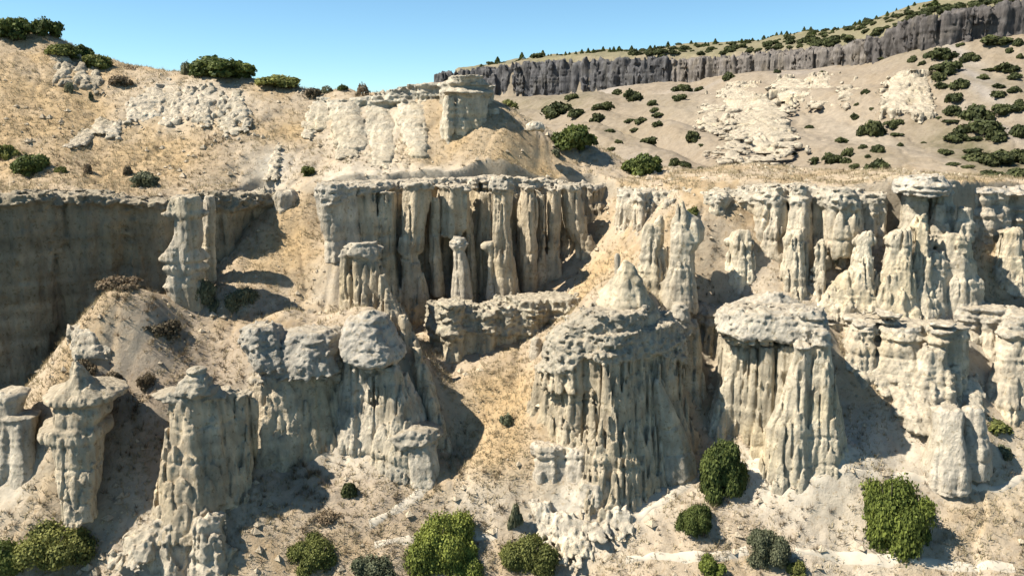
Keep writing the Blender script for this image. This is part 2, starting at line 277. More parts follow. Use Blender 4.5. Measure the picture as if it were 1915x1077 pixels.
# ------------------------------------------------------------------ rock formations: signed distance field -> mesh
def nets(d, org, h):
    s = d < 0; nx, ny, nz = d.shape
    cnt = np.zeros((nx - 1, ny - 1, nz - 1), np.uint8)
    for a in (0, 1):
        for b in (0, 1):
            for c in (0, 1): cnt += s[a:nx - 1 + a, b:ny - 1 + b, c:nz - 1 + c]
    I, J, K = np.nonzero((cnt > 0) & (cnt < 8))
    ids = np.full(cnt.shape, -1, np.int32); ids[I, J, K] = np.arange(len(I))
    pos = np.zeros((len(I), 3), np.float32); n = np.zeros(len(I), np.float32)
    cor = [(a, b, c) for a in (0, 1) for b in (0, 1) for c in (0, 1)]
    val = {q: d[I + q[0], J + q[1], K + q[2]] for q in cor}
    for q in cor:
        for ax in range(3):
            if q[ax] == 0:
                r = list(q); r[ax] = 1; r = tuple(r); da, db = val[q], val[r]
                m = (da < 0) != (db < 0); t = np.where(m, da / np.where(m, da - db, 1), 0)
                for k in range(3): pos[:, k] += m * (q[k] + (t if k == ax else 0))
                n += m
    pos = pos / n[:, None] + np.stack([I, J, K], 1)
    g = np.stack([sum(val[q] * (1 if q[ax] else -1) for q in cor) for ax in range(3)], 1); g /= np.linalg.norm(g, axis=1)[:, None] + 1e-6
    F = []
    def add(q, flip):
        q = np.where(flip[:, None], q[:, ::-1], q); F.append(q[(q >= 0).all(1)])
    a = s[:-1, 1:-1, 1:-1] != s[1:, 1:-1, 1:-1]; i, j, k = np.nonzero(a); j += 1; k += 1
    add(np.stack([ids[i, j - 1, k - 1], ids[i, j, k - 1], ids[i, j, k], ids[i, j - 1, k]], 1), ~s[i, j, k])
    a = s[1:-1, :-1, 1:-1] != s[1:-1, 1:, 1:-1]; i, j, k = np.nonzero(a); i += 1; k += 1
    add(np.stack([ids[i - 1, j, k - 1], ids[i, j, k - 1], ids[i, j, k], ids[i - 1, j, k]], 1), s[i, j, k])
    a = s[1:-1, 1:-1, :-1] != s[1:-1, 1:-1, 1:]; i, j, k = np.nonzero(a); i += 1; j += 1
    add(np.stack([ids[i - 1, j - 1, k], ids[i, j - 1, k], ids[i, j, k], ids[i - 1, j, k]], 1), ~s[i, j, k])
    return pos * h + org, np.concatenate(F), g[:, 2]
YAW = 0.0                                     # turn of the cross-sections: positive faces right
FLARE = 0.0                                   # widening towards the foot
BAT = 0.06                                    # batter: how far the faces lean back per metre of height
def col(Y, kd, keys, sq=2.3, dy=None, yaw=None):
    """a tapering rock column: keys (px, py, width px) from top down, Y its front face depth, kd depth over width"""
    K = []
    for i, (px, py, w) in enumerate(keys):
        yy = Y + (dy[i] if dy else 0) - BAT * (py - keys[0][1]) * mpp(py, Y)
        x, y, z = at(px, py, yy); r = w / 2 * mpp(py, yy)
        r *= 1 + FLARE * ((py - keys[0][1]) / max(1, keys[-1][1] - keys[0][1])) ** 2
        K.append((float(z), float(x), yy + r * kd * .8, r, r * kd))
    return (K, sq, YAW if yaw is None else yaw)
def colG(ks, off=.6, kd=.8, sq=2.3, y0=40.):
    """a rib of rock lying in a slope: its front follows the ground, off metres proud of it"""
    Yk = [hit(k[0], k[1], y0)[1] - off for k in ks]; K = []
    for (px, py, w), Y in zip(ks, Yk):
        x, y, z = at(px, py, Y); r = w / 2 * mpp(py, Y); K.append((float(z), float(x), Y + r * kd * .8, r, r * kd))
    return (K, sq, 0.0)
def wall(pts, sp, wpx, rnd, kd=1.6, drop=.0, flare=1.35, neck=.85):
    """columns side by side along a line of (px, py top, py bottom, Y)"""
    P = np.array(pts, float); out = []; px = P[0, 0]
    while px < P[-1, 0]:
        t, b, Y = (np.interp(px, P[:, 0], P[:, k]) for k in (1, 2, 3))
        w = wpx * rnd.uniform(.65, 1.45); h = b - t; t2 = t + rnd.uniform(0, 1) ** 3 * drop * h; off = rnd.uniform(-.7, .5)
        h2 = b - t2
        ks = [(px, t2 - 2, w * .8), (px, t2 + 8, w * 1.1), (px + rnd.uniform(-2, 2), t2 + h2 * .22, w * neck * rnd.uniform(.75, 1.1)), (px + rnd.uniform(-4, 4), t2 + h2 * .5, w * rnd.uniform(.8, 1.15)),
              (px + rnd.uniform(-4, 4), t2 + h2 * .8, w * flare * .9), (px, b + 6, w * flare), (px, b + 30, w * flare)]
        out.append(col(Y + off, kd, ks)); px += sp * rnd.uniform(.7, 1.3)
    return out
def slab(pts, thick, under=0):
    """backing mass behind a wall: overlapping deep columns"""
    P = np.array(pts, float); out = []; px = P[0, 0]
    while px < P[-1, 0] + 1:
        t, b, Y = (np.interp(px, P[:, 0], P[:, k]) for k in (1, 2, 3))
        w = thick / mpp(t, Y)
        out.append(col(Y + .8, 1.0, [(px, t + 1, w * .92), (px, t + 14, w), (px, b, w), (px, b + 40, w)], 3.0)); px += w * .45
    return out
def smin(a, b, k):
    hh = np.clip(.5 + .5 * (b - a) / k, 0, 1); return b * (1 - hh) + a * hh - k * hh * (1 - hh)
BASE = np.array([.49, .428, .335])
def form(name, label, cat, cols, h=.11, k=.13, afl=.34, ffl=1.3, ar=.12, ast=.08, cap=None, cap_out=.25, cap_rough=.45, tone=(1, 1, 1), capcol=(.52, .485, .42), group=None, seed=0, mat=None, band=.42, base=None, dust=.75, cr=1, bed=.1, bf=.5, foot=True):
    zmin = min(k[0] for c_ in cols for k in c_[0]); zmx = max(k[0] for c_ in cols for k in c_[0])                                # feet run on below the ground
    cols = [(K + [(min(K)[0] - 2.0, min(K)[1], min(K)[2] - .2, min(K)[3] * 1.12, min(K)[4] * 1.12)] if foot and min(K)[0] < zmin + max(1.2, .38 * (zmx - zmin)) else K, sq, yw) for K, sq, yw in cols] if base is None else cols
    zs = []; xs = []; ys = []
    for K, sq, yw in cols:
        for (z, x, y, rx, ry) in K: zs.append(z); xs += [x - rx * 1.1, x + rx * 1.1]; ys += [y - (max(rx, ry) if yw else ry) * 1.1, y + (max(rx, ry) if yw else ry) * 1.1]
    mg = .9 + cap_out * .5
    lo = np.array([min(xs) - mg, min(ys) - mg, min(zs) - .2]); hi = np.array([max(xs) + mg, max(ys) + mg, max(zs) + mg])
    n = np.ceil((hi - lo) / h).astype(int) + 1
    ax = [lo[i] + np.arange(n[i]) * h for i in range(3)]
    D = np.full(tuple(n), 1.2, np.float32); rr = np.random.default_rng(seed + 100)
    for K, sq, yw in cols:
        K = sorted(K); A = np.array(K)
        p1, p2, p3 = rr.uniform(0, 6.28, 3); a2, a3 = rr.uniform(.02, .09), rr.uniform(.02, .05)
        R_ = np.hypot(A[:, 3], A[:, 4] * 0) * 0 + (np.maximum(A[:, 3], A[:, 4]) if yw else A[:, 3]); Rv = np.maximum(A[:, 3], A[:, 4]) if yw else A[:, 4]
        sl_ = []
        for i, (l, u) in enumerate((((A[:, 1] - R_).min() - .9, (A[:, 1] + R_).max() + .9), ((A[:, 2] - Rv).min() - .9, (A[:, 2] + Rv).max() + .9), (A[0, 0] - .2, A[-1, 0] + .8))):
            sl_.append(slice(max(0, int((l - lo[i]) / h)), min(n[i], int((u - lo[i]) / h) + 2)))
        X = ax[0][sl_[0]][:, None, None].astype(np.float32); Yv = ax[1][sl_[1]][None, :, None].astype(np.float32); Z = ax[2][sl_[2]].astype(np.float32)
        cx, cy, rx, ry = (np.interp(Z, A[:, 0], A[:, q])[None, None, :].astype(np.float32) for q in (1, 2, 3, 4))
        cw, sw = math.cos(yw), math.sin(yw); dx = ((X - cx) * cw + (Yv - cy) * sw) / rx; dy_ = ((Yv - cy) * cw - (X - cx) * sw) / ry; th = np.arctan2(dy_, dx)
        rad = (np.abs(dx) ** sq + np.abs(dy_) ** sq) ** (1 / sq) / (1 + a2 * np.sin(2 * th + p1) + a3 * np.sin(5 * th + p2 + .3 * Z) + a3 * .6 * np.sin(9 * th + p3))
        v = (rad - 1) * np.minimum(rx, ry)
        v = np.maximum(v, (Z - A[-1, 0])[None, None, :]); v = np.maximum(v, (A[0, 0] + .15 - Z)[None, None, :])
        sub = D[sl_[0], sl_[1], sl_[2]]; D[sl_[0], sl_[1], sl_[2]] = smin(sub, v, k)
    I, J, K_ = np.nonzero(np.abs(D) < 1.0)
    x = ax[0][I].astype(np.float32); y = ax[1][J].astype(np.float32); z = ax[2][K_].astype(np.float32); o = seed * 7.77
    if cap is not None:
        P = np.array(W3(cap)); P = P[np.argsort(P[:, 0])]; wc = sstep(-.12, .22, z - np.interp(x, P[:, 0], P[:, 2]) + (fbm(x * .8 + o, y * .8, z * 0, 2) - .5) * .7)
    else: wc = np.zeros_like(x)
    warp = (fbm(x * .5 + o, y * .5, z * .25, 2) - .5) * 1.2
    u, w_ = (x + warp * .22) * ffl + o, (y + warp * .22) * ffl
    g1 = np.abs(2 * vnoise(u, w_, z * .07 + o) - 1); g2 = np.abs(2 * vnoise(u * 2.2 + 9, w_ * 2.2, z * .12) - 1)
    fa = .35 + .9 * vnoise(x * .3 + o, y * .3 + 2, z * .12)                     # stretches with and without flutes
    gr_ = np.clip(1 - g1 / .36, 0, 1) ** 1.1 + .45 * np.clip(1 - g2 / .36, 0, 1) ** 1.1      # narrow grooves, rounded ribs between
    dd = afl * fa * (gr_ * 1.5 - .3) * (1 - wc * .8)
    rg = fbm(x * .9 + o, y * .9, z * .75, 4) - .5; rg2 = fbm(x * 3.0 + o, y * 3.0, z * 4.2, 3) - .5; rg3 = fbm(x * 3.2 + o, y * 3.2, z * .45, 2) - .5
    dd = dd + rg * (ar * 1.1 * (1 - wc) + cap_rough * .7 * wc) + rg3 * ar * 1.3 * (1 - wc) + rg2 * (ar * .5 * (1 - wc) + cap_rough * 1.15 * wc) * cr
    bd = np.abs(2 * ((z * bf + warp * .4 + .2 * rg) % 1) - 1); pres = sstep(.45, .65, vnoise(x * .25 + o + 5, y * .25, z * .6))
    dd = dd + bed * np.clip(bd - .8, 0, 1) * 5 * (.1 + .9 * np.maximum(pres, wc * .8))
    stn = vnoise(x * .12 + o, y * .12, z * 2.0 + warp * .5) - .5; stn2 = vnoise(x * .25 + o, y * .25, z * 5.0 + warp * .6) - .5
    dd = dd + (stn * 1.3 + stn2 * .8) * ast * (1 + wc * 1.6) - cap_out * .5 * wc
    D[I, J, K_] += dd
    D[0] = D[-1] = 1; D[:, 0] = D[:, -1] = 1; D[:, :, 0] = D[:, :, -1] = 1
    v, f, nz_ = nets(D, lo.astype(np.float32), h)
    x, y, z = v.T
    if cap is not None: wc = sstep(-.2, .3, z - np.interp(x, P[:, 0], P[:, 2]) + (fbm(x * .8 + o, y * .8, z * 0, 2) - .5) * .7)
    else: wc = np.zeros_like(x)
    m1 = fbm(x * .6 + o, y * .6, z * .5, 3)[:, None]; m2 = vnoise(x * .1 + o, y * .1, z * 1.7 + m1[:, 0])[:, None]; m3 = fbm(x * 2.2, y * 2.2 + o, z * .35, 2)[:, None]
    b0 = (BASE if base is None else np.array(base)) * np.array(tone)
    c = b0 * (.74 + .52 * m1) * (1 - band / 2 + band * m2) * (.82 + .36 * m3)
    stk = sstep(.52, .75, vnoise(x * 1.1 + o, y * 1.1, z * .1) * .65 + vnoise(x * .35, y * .35 + o, z * .25) * .35)[:, None] * .32
    c = c * (1 - stk) + c * np.array([.62, .6, .56]) * stk
    yel = sstep(.55, .8, fbm(x * .3 + 4 + o, y * .3, z * .3, 2))[:, None] * .5; c = c * (1 - yel) + c * np.array([1.06, 1.0, .84]) * yel
    cc = np.array(capcol) * .76 * (.75 + .5 * m1); q = wc[:, None] * .5; c = c * (1 - q) + cc * q
    if mat is None:
        mat = M_TUFF; du = (sstep(.62, .93, nz_ + (m1[:, 0] - .5) * .5) * dust)[:, None]
        c = c * (1 - du) + (np.array([.40, .335, .245]) * (.8 + .4 * m3)) * du
    ob = link_mesh(name, v, f, mat, attrs={'albedo': c})
    return tag(ob, label, cat, group) if label else ob
R = random.Random(3)
exec_forms = True
#FORMS_BEGIN
BAT = 0.0
# left shaded cliff and its banded pillar
YAW = .45
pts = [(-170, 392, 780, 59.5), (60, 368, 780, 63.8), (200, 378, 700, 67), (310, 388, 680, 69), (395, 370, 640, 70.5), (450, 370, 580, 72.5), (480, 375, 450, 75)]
form('rock_cliff', 'tall smooth cliff wall lying in deep shade at the left', 'cliff', slab(pts, 4) + wall(pts, 40, 110, R, .6, 0, 1.05, .97), h=.13, afl=.22, ffl=.6, ar=.3, ast=.1, bed=.06, cap=[(-170, 400, 60), (60, 385, 62), (310, 402, 65), (480, 388, 74)], cap_out=.6, cap_rough=.8, tone=(.6, .59, .55), capcol=(.33, .28, .2), seed=1, band=.6)  # low tone paints part of the deep shade into the rock colour
YAW = 0
form('rock_pillar', 'slender banded pillar with ledge collars standing before the shaded left cliff', 'rock pillar',
     [col(63, 1, [(340, 368, 50), (340, 380, 58), (338, 395, 60), (336, 400, 78), (338, 406, 74), (343, 412, 46), (345, 440, 48), (342, 452, 52), (334, 470, 60), (331, 484, 84), (332, 489, 86), (334, 494, 62), (336, 505, 76), (338, 512, 66), (336, 530, 62), (334, 538, 76), (338, 546, 66), (340, 575, 70), (340, 620, 84)]),
      col(66.5, 1.2, [(388, 366, 22), (388, 390, 26), (386, 440, 24), (384, 520, 30), (380, 620, 40)])], h=.09, afl=.08, ar=.12, ast=.08, seed=2, k=.15)
BAT = .1
# centre fluted cliff
YAW = .4
pts = [(655, 344, 600, 72), (700, 342, 640, 73.2), (800, 336, 640, 76), (900, 333, 600, 77.6), (1000, 340, 560, 79.3), (1080, 345, 480, 81), (1128, 348, 410, 82)]
cl = slab(pts, 4.5) + wall([(p[0], p[1] + 6, p[2], p[3] - .3) for p in pts], 21, 22, R, 1.6, .6, 1.3, .75)
for Y, ks in [(71.5, [(668, 350, 40), (668, 370, 56), (674, 420, 52), (676, 560, 60), (680, 680, 70)]),
              (72.4, [(722, 362, 26), (720, 380, 34), (722, 480, 30), (728, 640, 50)]),
              (72.3, [(776, 346, 44), (776, 370, 48), (770, 430, 42), (764, 470, 46), (764, 480, 30), (770, 520, 40), (775, 640, 66)]),
              (73.4, [(814, 370, 20), (814, 420, 24), (812, 460, 22), (815, 560, 30)]),
              (73.2, [(846, 352, 50), (846, 380, 60), (846, 430, 54), (838, 445, 40), (850, 452, 20)]),
              (74.1, [(873, 375, 14), (874, 420, 18), (878, 480, 20), (880, 600, 36)]),
              (75.3, [(905, 360, 34), (905, 420, 46), (900, 440, 40), (905, 560, 50)]),
              (73.0, [(938, 334, 34), (938, 360, 38), (936, 420, 30), (938, 480, 38), (942, 540, 52), (944, 570, 64), (945, 610, 74)]),
              (76.0, [(986, 352, 22), (988, 400, 38), (988, 460, 40), (986, 520, 36), (984, 570, 40)]),
              (77.3, [(1014, 362, 16), (1014, 420, 20), (1012, 470, 24), (1012, 540, 34)]),
              (77.6, [(1036, 356, 22), (1036, 400, 26), (1036, 460, 26), (1036, 540, 34)]),
              (78.0, [(1062, 348, 36), (1068, 380, 36), (1080, 430, 36), (1096, 460, 34), (1100, 500, 40)])]:
    cl.append(col(Y, 1.3, ks))
form('rock_cliff', 'fluted pale cliff of many close columns under the grassy terrace in the centre', 'cliff', cl, h=.11, afl=.26, ffl=1.5, ar=.14, ast=.07, cap=[(655, 364, 74), (760, 352, 75), (850, 350, 76), (1000, 360, 76), (1128, 366, 75)], cap_out=.35, cap_rough=.5, capcol=(.48, .46, .41), seed=3, tone=(1, .95, .87))
YAW = 0
form('rock_outcrop', 'bulging undercut rock head at the left end of the centre cliff', 'rock', [col(69.5, 1.1, [(618, 347, 54), (618, 365, 64), (618, 395, 60), (621, 425, 50), (622, 440, 40), (622, 452, 36)]), col(70.6, 1.5, [(652, 350, 30), (652, 420, 34), (654, 480, 50)])], afl=.08, ar=.14, cap=[(590, 380, 70), (650, 378, 70)], cap_out=.15, seed=4)
form('rock_pillar', 'small capped pillar standing in front of the centre cliff columns', 'rock pillar', [col(71.6, 1, [(858, 444, 18), (858, 452, 34), (856, 462, 36), (858, 470, 22), (862, 500, 30), (862, 540, 38), (864, 600, 52), (864, 620, 56)])], h=.09, afl=.12, ar=.1, seed=5, cap=[(840, 466, 70), (880, 466, 70)], cap_out=.08)
form('rock_pillar', 'short mushroom pillar leaning on the tallest centre column', 'rock pillar', [col(72.6, 1, [(916, 452, 18), (916, 458, 34), (915, 466, 32), (918, 474, 12), (918, 520, 14), (920, 560, 26), (920, 600, 30)])], h=.08, afl=.06, ar=.07, seed=6)
# lower terrace band
YAW = .3
pts = [(842, 578, 680, 65.6), (890, 592, 690, 66), (960, 572, 690, 67), (1040, 566, 670, 68.4), (1075, 580, 640, 69)]
form('rock_outcrop', 'low ledge of crumbly rock with smooth shaded underside below the centre cliff', 'rock ledge', slab(pts, 4) + wall(pts, 34, 50, R, 1.4, .04, 1.05, .95), afl=.1, ar=.15, ast=.13, cap=[(840, 632, 66), (900, 628, 66), (1000, 624, 67.5), (1075, 616, 69)], cap_out=.4, cap_rough=.6, capcol=(.45, .42, .34), seed=7, tone=(.95, .93, .85))
form('rock_pillar', 'stubby pale stone standing at the right end of the crumbly ledge', 'rock', [col(63.5, 1, [(1003, 632, 12), (1003, 642, 22), (1003, 660, 26), (1003, 690, 30)])], h=.08, afl=.05, ar=.08, seed=8)
# centre-left fin
FLARE = .2
YAW = .45
def chain(pts, step, w, kd=1.3, sq=2.6):
    P = np.array(pts, float); out = []
    for px in np.arange(P[0, 0], P[-1, 0] + .1, step):
        t, b, Y = (np.interp(px, P[:, 0], P[:, k]) for k in (1, 2, 3)); j = R.uniform(-2, 2)
        out.append(col(Y + R.uniform(-.15, .2), kd, [(px, t + j, w * .5), (px, t + 10 + j, w * .9), (px + 3, t + 60, w), (px + 8, (t + b) / 2, w * 1.2), (px + 12, b, w * 1.5), (px + 12, b + 30, w * 1.6)], sq))
    return out
BAT = .3
cl = [col(65.4, .6, [(676, 458, 40), (676, 464, 60), (676, 476, 52), (682, 500, 58), (694, 560, 88), (706, 620, 116), (718, 700, 140), (730, 780, 160), (744, 870, 190)], 3.2, None, .55),
      col(65.4, .8, [(654, 470, 30), (650, 500, 24), (650, 600, 36), (652, 700, 50)]), col(63.8, .8, [(714, 515, 12), (722, 560, 28), (738, 620, 46), (756, 700, 60), (772, 800, 70)]),
      col(61.6, .9, [(752, 590, 12), (762, 640, 36), (776, 700, 48), (790, 780, 60), (800, 870, 80)]), col(60, .9, [(778, 652, 12), (788, 700, 32), (800, 760, 44), (812, 830, 52), (820, 900, 66)]), col(58.6, .9, [(800, 720, 10), (808, 760, 28), (820, 820, 40), (830, 880, 50)]),
      col(59.6, .9, [(744, 690, 20), (750, 730, 36), (762, 800, 50), (770, 870, 60)])]
form('rock_fin', 'long shaded rock fin running down from the centre to the dark ravine', 'rock fin', cl, afl=.26, ffl=1.5, ar=.12, ast=.06, cap=[(600, 482, 66), (700, 482, 66), (830, 482, 60)], cap_out=.25, cap_rough=.3, seed=9, tone=(.96, .92, .84), dust=.3)
YAW = .0
cl = [col(59, 1.2, [(680, 600, 70), (680, 640, 100), (690, 860, 120)], 3), col(57, 1.1, [(690, 582, 16), (688, 592, 50), (682, 618, 90), (684, 650, 104), (694, 676, 100), (700, 690, 60)]),
      col(57.8, 1.4, [(650, 660, 34), (650, 700, 38), (652, 790, 50), (652, 830, 60)]),
      col(58.8, 1.2, [(690, 670, 70), (690, 760, 76), (690, 830, 80)]),
      col(56.4, 1, [(704, 684, 40), (704, 692, 62), (704, 700, 30)]),
      col(56.8, 1, [(690, 700, 12), (690, 760, 14), (688, 810, 24)]), col(56.6, 1, [(703, 700, 12), (703, 760, 15), (703, 810, 24)]),
      col(56.4, 1.3, [(728, 686, 30), (728, 720, 44), (732, 780, 60), (735, 830, 86), (735, 850, 92)]),
      col(57.6, 1.3, [(752, 700, 20), (756, 740, 44), (765, 800, 56), (770, 850, 64)])]
form('rock_outcrop', 'white domed rock head over fluted legs at the foot of the centre fin', 'rock', cl, h=.1, afl=.2, ffl=2.2, ar=.12, ast=.05, cap=[(620, 676, 57), (700, 682, 57), (780, 690, 57)], cap_out=.12, cap_rough=.34, capcol=(.56, .52, .46), seed=10)
form('rock_outcrop', 'small overhanging bench with pale slab top beside the ravine shadow', 'rock', [col(54.6, 1.1, [(772, 806, 40), (770, 815, 84), (768, 826, 96), (774, 838, 70), (784, 850, 56), (790, 890, 50), (790, 920, 50)])], h=.09, afl=.05, ar=.12, ast=.12, seed=11, cap=[(700, 836, 55), (830, 836, 55)], cap_out=.15, capcol=(.52, .47, .38))
# left block
YAW = .4
cl = [col(57.2, .35, [(552, 660, 130), (552, 720, 150), (552, 800, 160), (552, 860, 170)], 4, None, .42), col(59.0, .75, [(550, 620, 150), (550, 640, 190), (550, 760, 190), (550, 860, 200)], 3), col(56.6, 1.1, [(482, 612, 40), (480, 622, 76), (482, 650, 84), (492, 672, 60), (500, 700, 50)]),
      col(57.0, 1.1, [(575, 622, 60), (565, 640, 110), (548, 670, 140), (545, 700, 150), (545, 712, 110)]),
      col(58.3, 1.1, [(615, 640, 30), (618, 660, 54), (620, 700, 50), (622, 720, 30)]),
      col(57.5, 1.1, [(530, 690, 110), (530, 760, 116), (530, 850, 130)]), col(59.1, 1.1, [(600, 690, 70), (600, 760, 76), (600, 840, 90)]),
      col(55.9, 1, [(480, 706, 18), (478, 716, 48), (480, 722, 34), (482, 760, 36), (484, 820, 44)]),
      col(56.6, 1, [(543, 710, 12), (543, 722, 36), (545, 728, 26), (546, 780, 30), (546, 830, 40)]),
      col(56.4, 1, [(566, 764, 8), (566, 775, 20), (568, 800, 30), (568, 830, 44)]), col(57.2, 1, [(590, 740, 16), (592, 790, 26), (594, 830, 38)]), col(56.7, 1, [(512, 715, 24), (512, 780, 30), (512, 830, 40)])]
form('rock_outcrop', 'grey lumpy capped block with shaded face left of the white domed head', 'rock', cl, h=.1, afl=.16, ffl=2.0, ar=.12, ast=.06, cap=[(440, 700, 57), (545, 706, 57), (640, 716, 57)], cap_out=.1, cap_rough=.45, capcol=(.44, .44, .42), seed=12, tone=(.96, .92, .85))
# big shaded hoodoo
FLARE = 0
YAW = .45
cl = [col(51.2, 1, [(362, 684, 12), (362, 692, 32), (361, 712, 42), (358, 730, 56), (354, 745, 70)], yaw=0), col(50.9, 1, [(322, 737, 20), (314, 742, 74), (316, 748, 66), (324, 757, 34)], yaw=0),
      col(50.9, .9, [(350, 738, 70), (344, 756, 84), (346, 800, 84), (342, 850, 92), (338, 910, 108), (336, 970, 130), (338, 1020, 150)]),
      col(51.6, .9, [(386, 728, 30), (388, 742, 50), (386, 800, 60), (382, 880, 70), (376, 960, 90)]), col(52.4, .9, [(412, 732, 26), (414, 746, 46), (412, 800, 52), (408, 880, 60), (400, 960, 80)]),
      col(53.1, .9, [(438, 740, 24), (440, 752, 46), (438, 800, 46), (432, 880, 56), (424, 960, 70)]), col(51.9, .34, [(386, 750, 140), (386, 800, 148), (380, 880, 156), (368, 960, 172), (366, 1010, 180)], 4, None, .5), col(53.8, .9, [(462, 744, 16), (466, 754, 34), (460, 800, 34), (452, 880, 44)])]
form('rock_pillar', 'big hoodoo with peaked hat and flat brim, its broad fluted body in shade', 'hoodoo', cl, h=.08, k=.12, foot=False, tone=(.94, .89, .81), afl=.24, ffl=1.6, ar=.06, ast=.05, cap=[(270, 752, 51), (350, 750, 51), (465, 762, 51)], cap_out=.1, cap_rough=.4, capcol=(.46, .44, .38), seed=13)
YAW = .3
FLARE = 0
form('rock_pillar', 'stacked mushroom hoodoo with pointed hat and two flat brims near the left edge', 'hoodoo',
     [col(51.3, 1, [(138, 677, 9), (140, 692, 22), (142, 712, 40), (140, 726, 66), (134, 740, 124), (130, 749, 156), (130, 757, 152), (134, 762, 108), (134, 785, 104), (130, 799, 88), (118, 806, 128), (114, 818, 136), (116, 828, 130), (124, 834, 98), (128, 860, 92), (130, 900, 84), (134, 940, 66), (136, 985, 60)]),
      col(53, 1, [(176, 748, 30), (178, 765, 34), (174, 800, 24), (170, 850, 30)])], h=.07, foot=False, tone=(.97, .93, .86), afl=.1, ffl=2, ar=.12, ast=.1, seed=14, k=.08)
form('rock_pillar', 'flat-topped stump hoodoo cut by the left picture edge', 'hoodoo', [col(52.6, 1, [(10, 732, 40), (8, 742, 62), (6, 770, 48), (0, 800, 50), (-10, 900, 70)]), col(52, 1, [(24, 778, 40), (24, 784, 66), (30, 792, 50), (32, 830, 44), (34, 880, 44), (30, 930, 70)])], h=.09, afl=.06, ar=.1, seed=15)
form('rock_outcrop', 'broken pale outcrop at the bottom edge below the big hoodoo', 'rock', [col(48.2, 1, [(318, 968, 30), (320, 978, 76), (326, 1000, 90), (322, 1060, 110), (318, 1120, 130)]), col(47.8, 1, [(372, 966, 30), (378, 984, 70), (384, 1010, 60), (380, 1040, 76), (384, 1110, 90)]), colG([(270, 985, 30), (258, 1010, 60), (246, 1040, 80), (240, 1065, 70)], 1.0), col(47.4, 1, [(402, 1022, 30), (404, 1040, 56), (400, 1070, 60), (400, 1120, 60)])], h=.08, k=.14, afl=.3, ffl=1.3, ar=.5, ast=.16, bed=.14, seed=16, tone=(1.05, 1.04, 1.02), dust=.3)
form('rock_outcrop', 'rubbly grey knob on the left mound below the shaded cliff', 'rock', [colG([(150, 612, 40), (156, 630, 80), (160, 650, 80), (166, 675, 50)], .2)], h=.09, afl=.1, ar=.6, ast=.16, foot=False, seed=17, dust=.3)
# central big formation
FLARE = .3
YAW = .4
BAT = .2
cl = [col(57.2, .42, [(1182, 620, 180), (1184, 680, 196), (1190, 780, 215), (1204, 870, 240), (1210, 930, 250)], 4, None, .62)]

for Y, kd, ks in [(56.8, 1.2, [(1076, 612, 40), (1074, 628, 76), (1074, 650, 96), (1070, 690, 90), (1060, 740, 90)]),
                  (57.1, .8, [(1152, 590, 120), (1146, 604, 156), (1144, 640, 160), (1140, 690, 140), (1140, 740, 130)]),
                  (59.9, 1.2, [(1205, 592, 90), (1215, 620, 110), (1222, 660, 110), (1220, 720, 100)]),
                  (62.7, 1.2, [(1256, 636, 30), (1258, 660, 60), (1262, 720, 70), (1270, 820, 80), (1275, 900, 90)]),
                  (59.3, 1.5, [(1130, 640, 90), (1126, 740, 90), (1120, 860, 120), (1116, 960, 130)]), (62.9, 1.2, [(1220, 660, 100), (1225, 760, 110), (1230, 900, 130)]),
                  # left sunlit buttress
                  (57.3, 1.2, [(1046, 686, 50), (1046, 700, 76), (1040, 760, 80), (1036, 830, 92), (1034, 870, 96)]), (58.2, 1.1, [(1016, 700, 26), (1012, 760, 34), (1006, 850, 40), (1004, 930, 50)]), (56.2, 1.1, [(1072, 700, 40), (1070, 770, 50), (1072, 850, 66), (1078, 940, 80)]),
                  (55.8, 1.2, [(1098, 690, 16), (1104, 760, 22), (1110, 840, 28), (1122, 930, 37)]),
                  (56.5, 1, [(1124, 690, 11), (1128, 760, 13), (1134, 840, 18), (1144, 930, 27)]), (57.0, 1, [(1146, 690, 12), (1150, 760, 14), (1156, 840, 18), (1164, 920, 27)]), (58.2, 1, [(1168, 690, 9), (1172, 760, 12), (1178, 840, 17), (1184, 900, 21)]),
                  (58.9, 1, [(1190, 684, 11), (1194, 740, 13), (1200, 800, 17), (1204, 870, 18)]), (59.8, 1, [(1212, 680, 9), (1216, 740, 12), (1222, 830, 16), (1226, 880, 18)]), (60.9, 1, [(1236, 676, 12), (1242, 740, 14), (1250, 820, 18), (1256, 880, 21)]),
                  (61.6, 1, [(1262, 680, 11), (1270, 740, 16), (1282, 810, 19), (1290, 870, 22)]), (62.3, 1, [(1276, 700, 8), (1288, 760, 16), (1300, 820, 21), (1306, 880, 24)]),
                  (58.6, 1, [(1198, 755, 7), (1196, 790, 13), (1196, 830, 18), (1198, 870, 22)])]: cl.append(col(Y, kd, ks))
form('rock_outcrop', 'great fluted rock tower with rounded cap, left side sunlit and right side in shade', 'rock tower', cl, h=.1, afl=.32, ffl=2.1, ar=.09, ast=.05, cap=[(1000, 694, 58), (1060, 690, 57), (1090, 672, 56), (1150, 680, 56), (1230, 670, 57), (1300, 690, 59)], cap_out=.26, cap_rough=.6, capcol=(.48, .45, .38), seed=18, tone=(.97, .93, .85))
YAW = 0
form('rock_pillar', 'leaning sunlit rock cone in front of the great tower\'s shaded flutes', 'rock cone', [col(56.8, 1.1, [(1229, 708, 5), (1231, 720, 18), (1238, 750, 34), (1248, 790, 50), (1258, 830, 60), (1262, 880, 76)])], h=.09, afl=.08, ar=.07, ast=.04, seed=19)
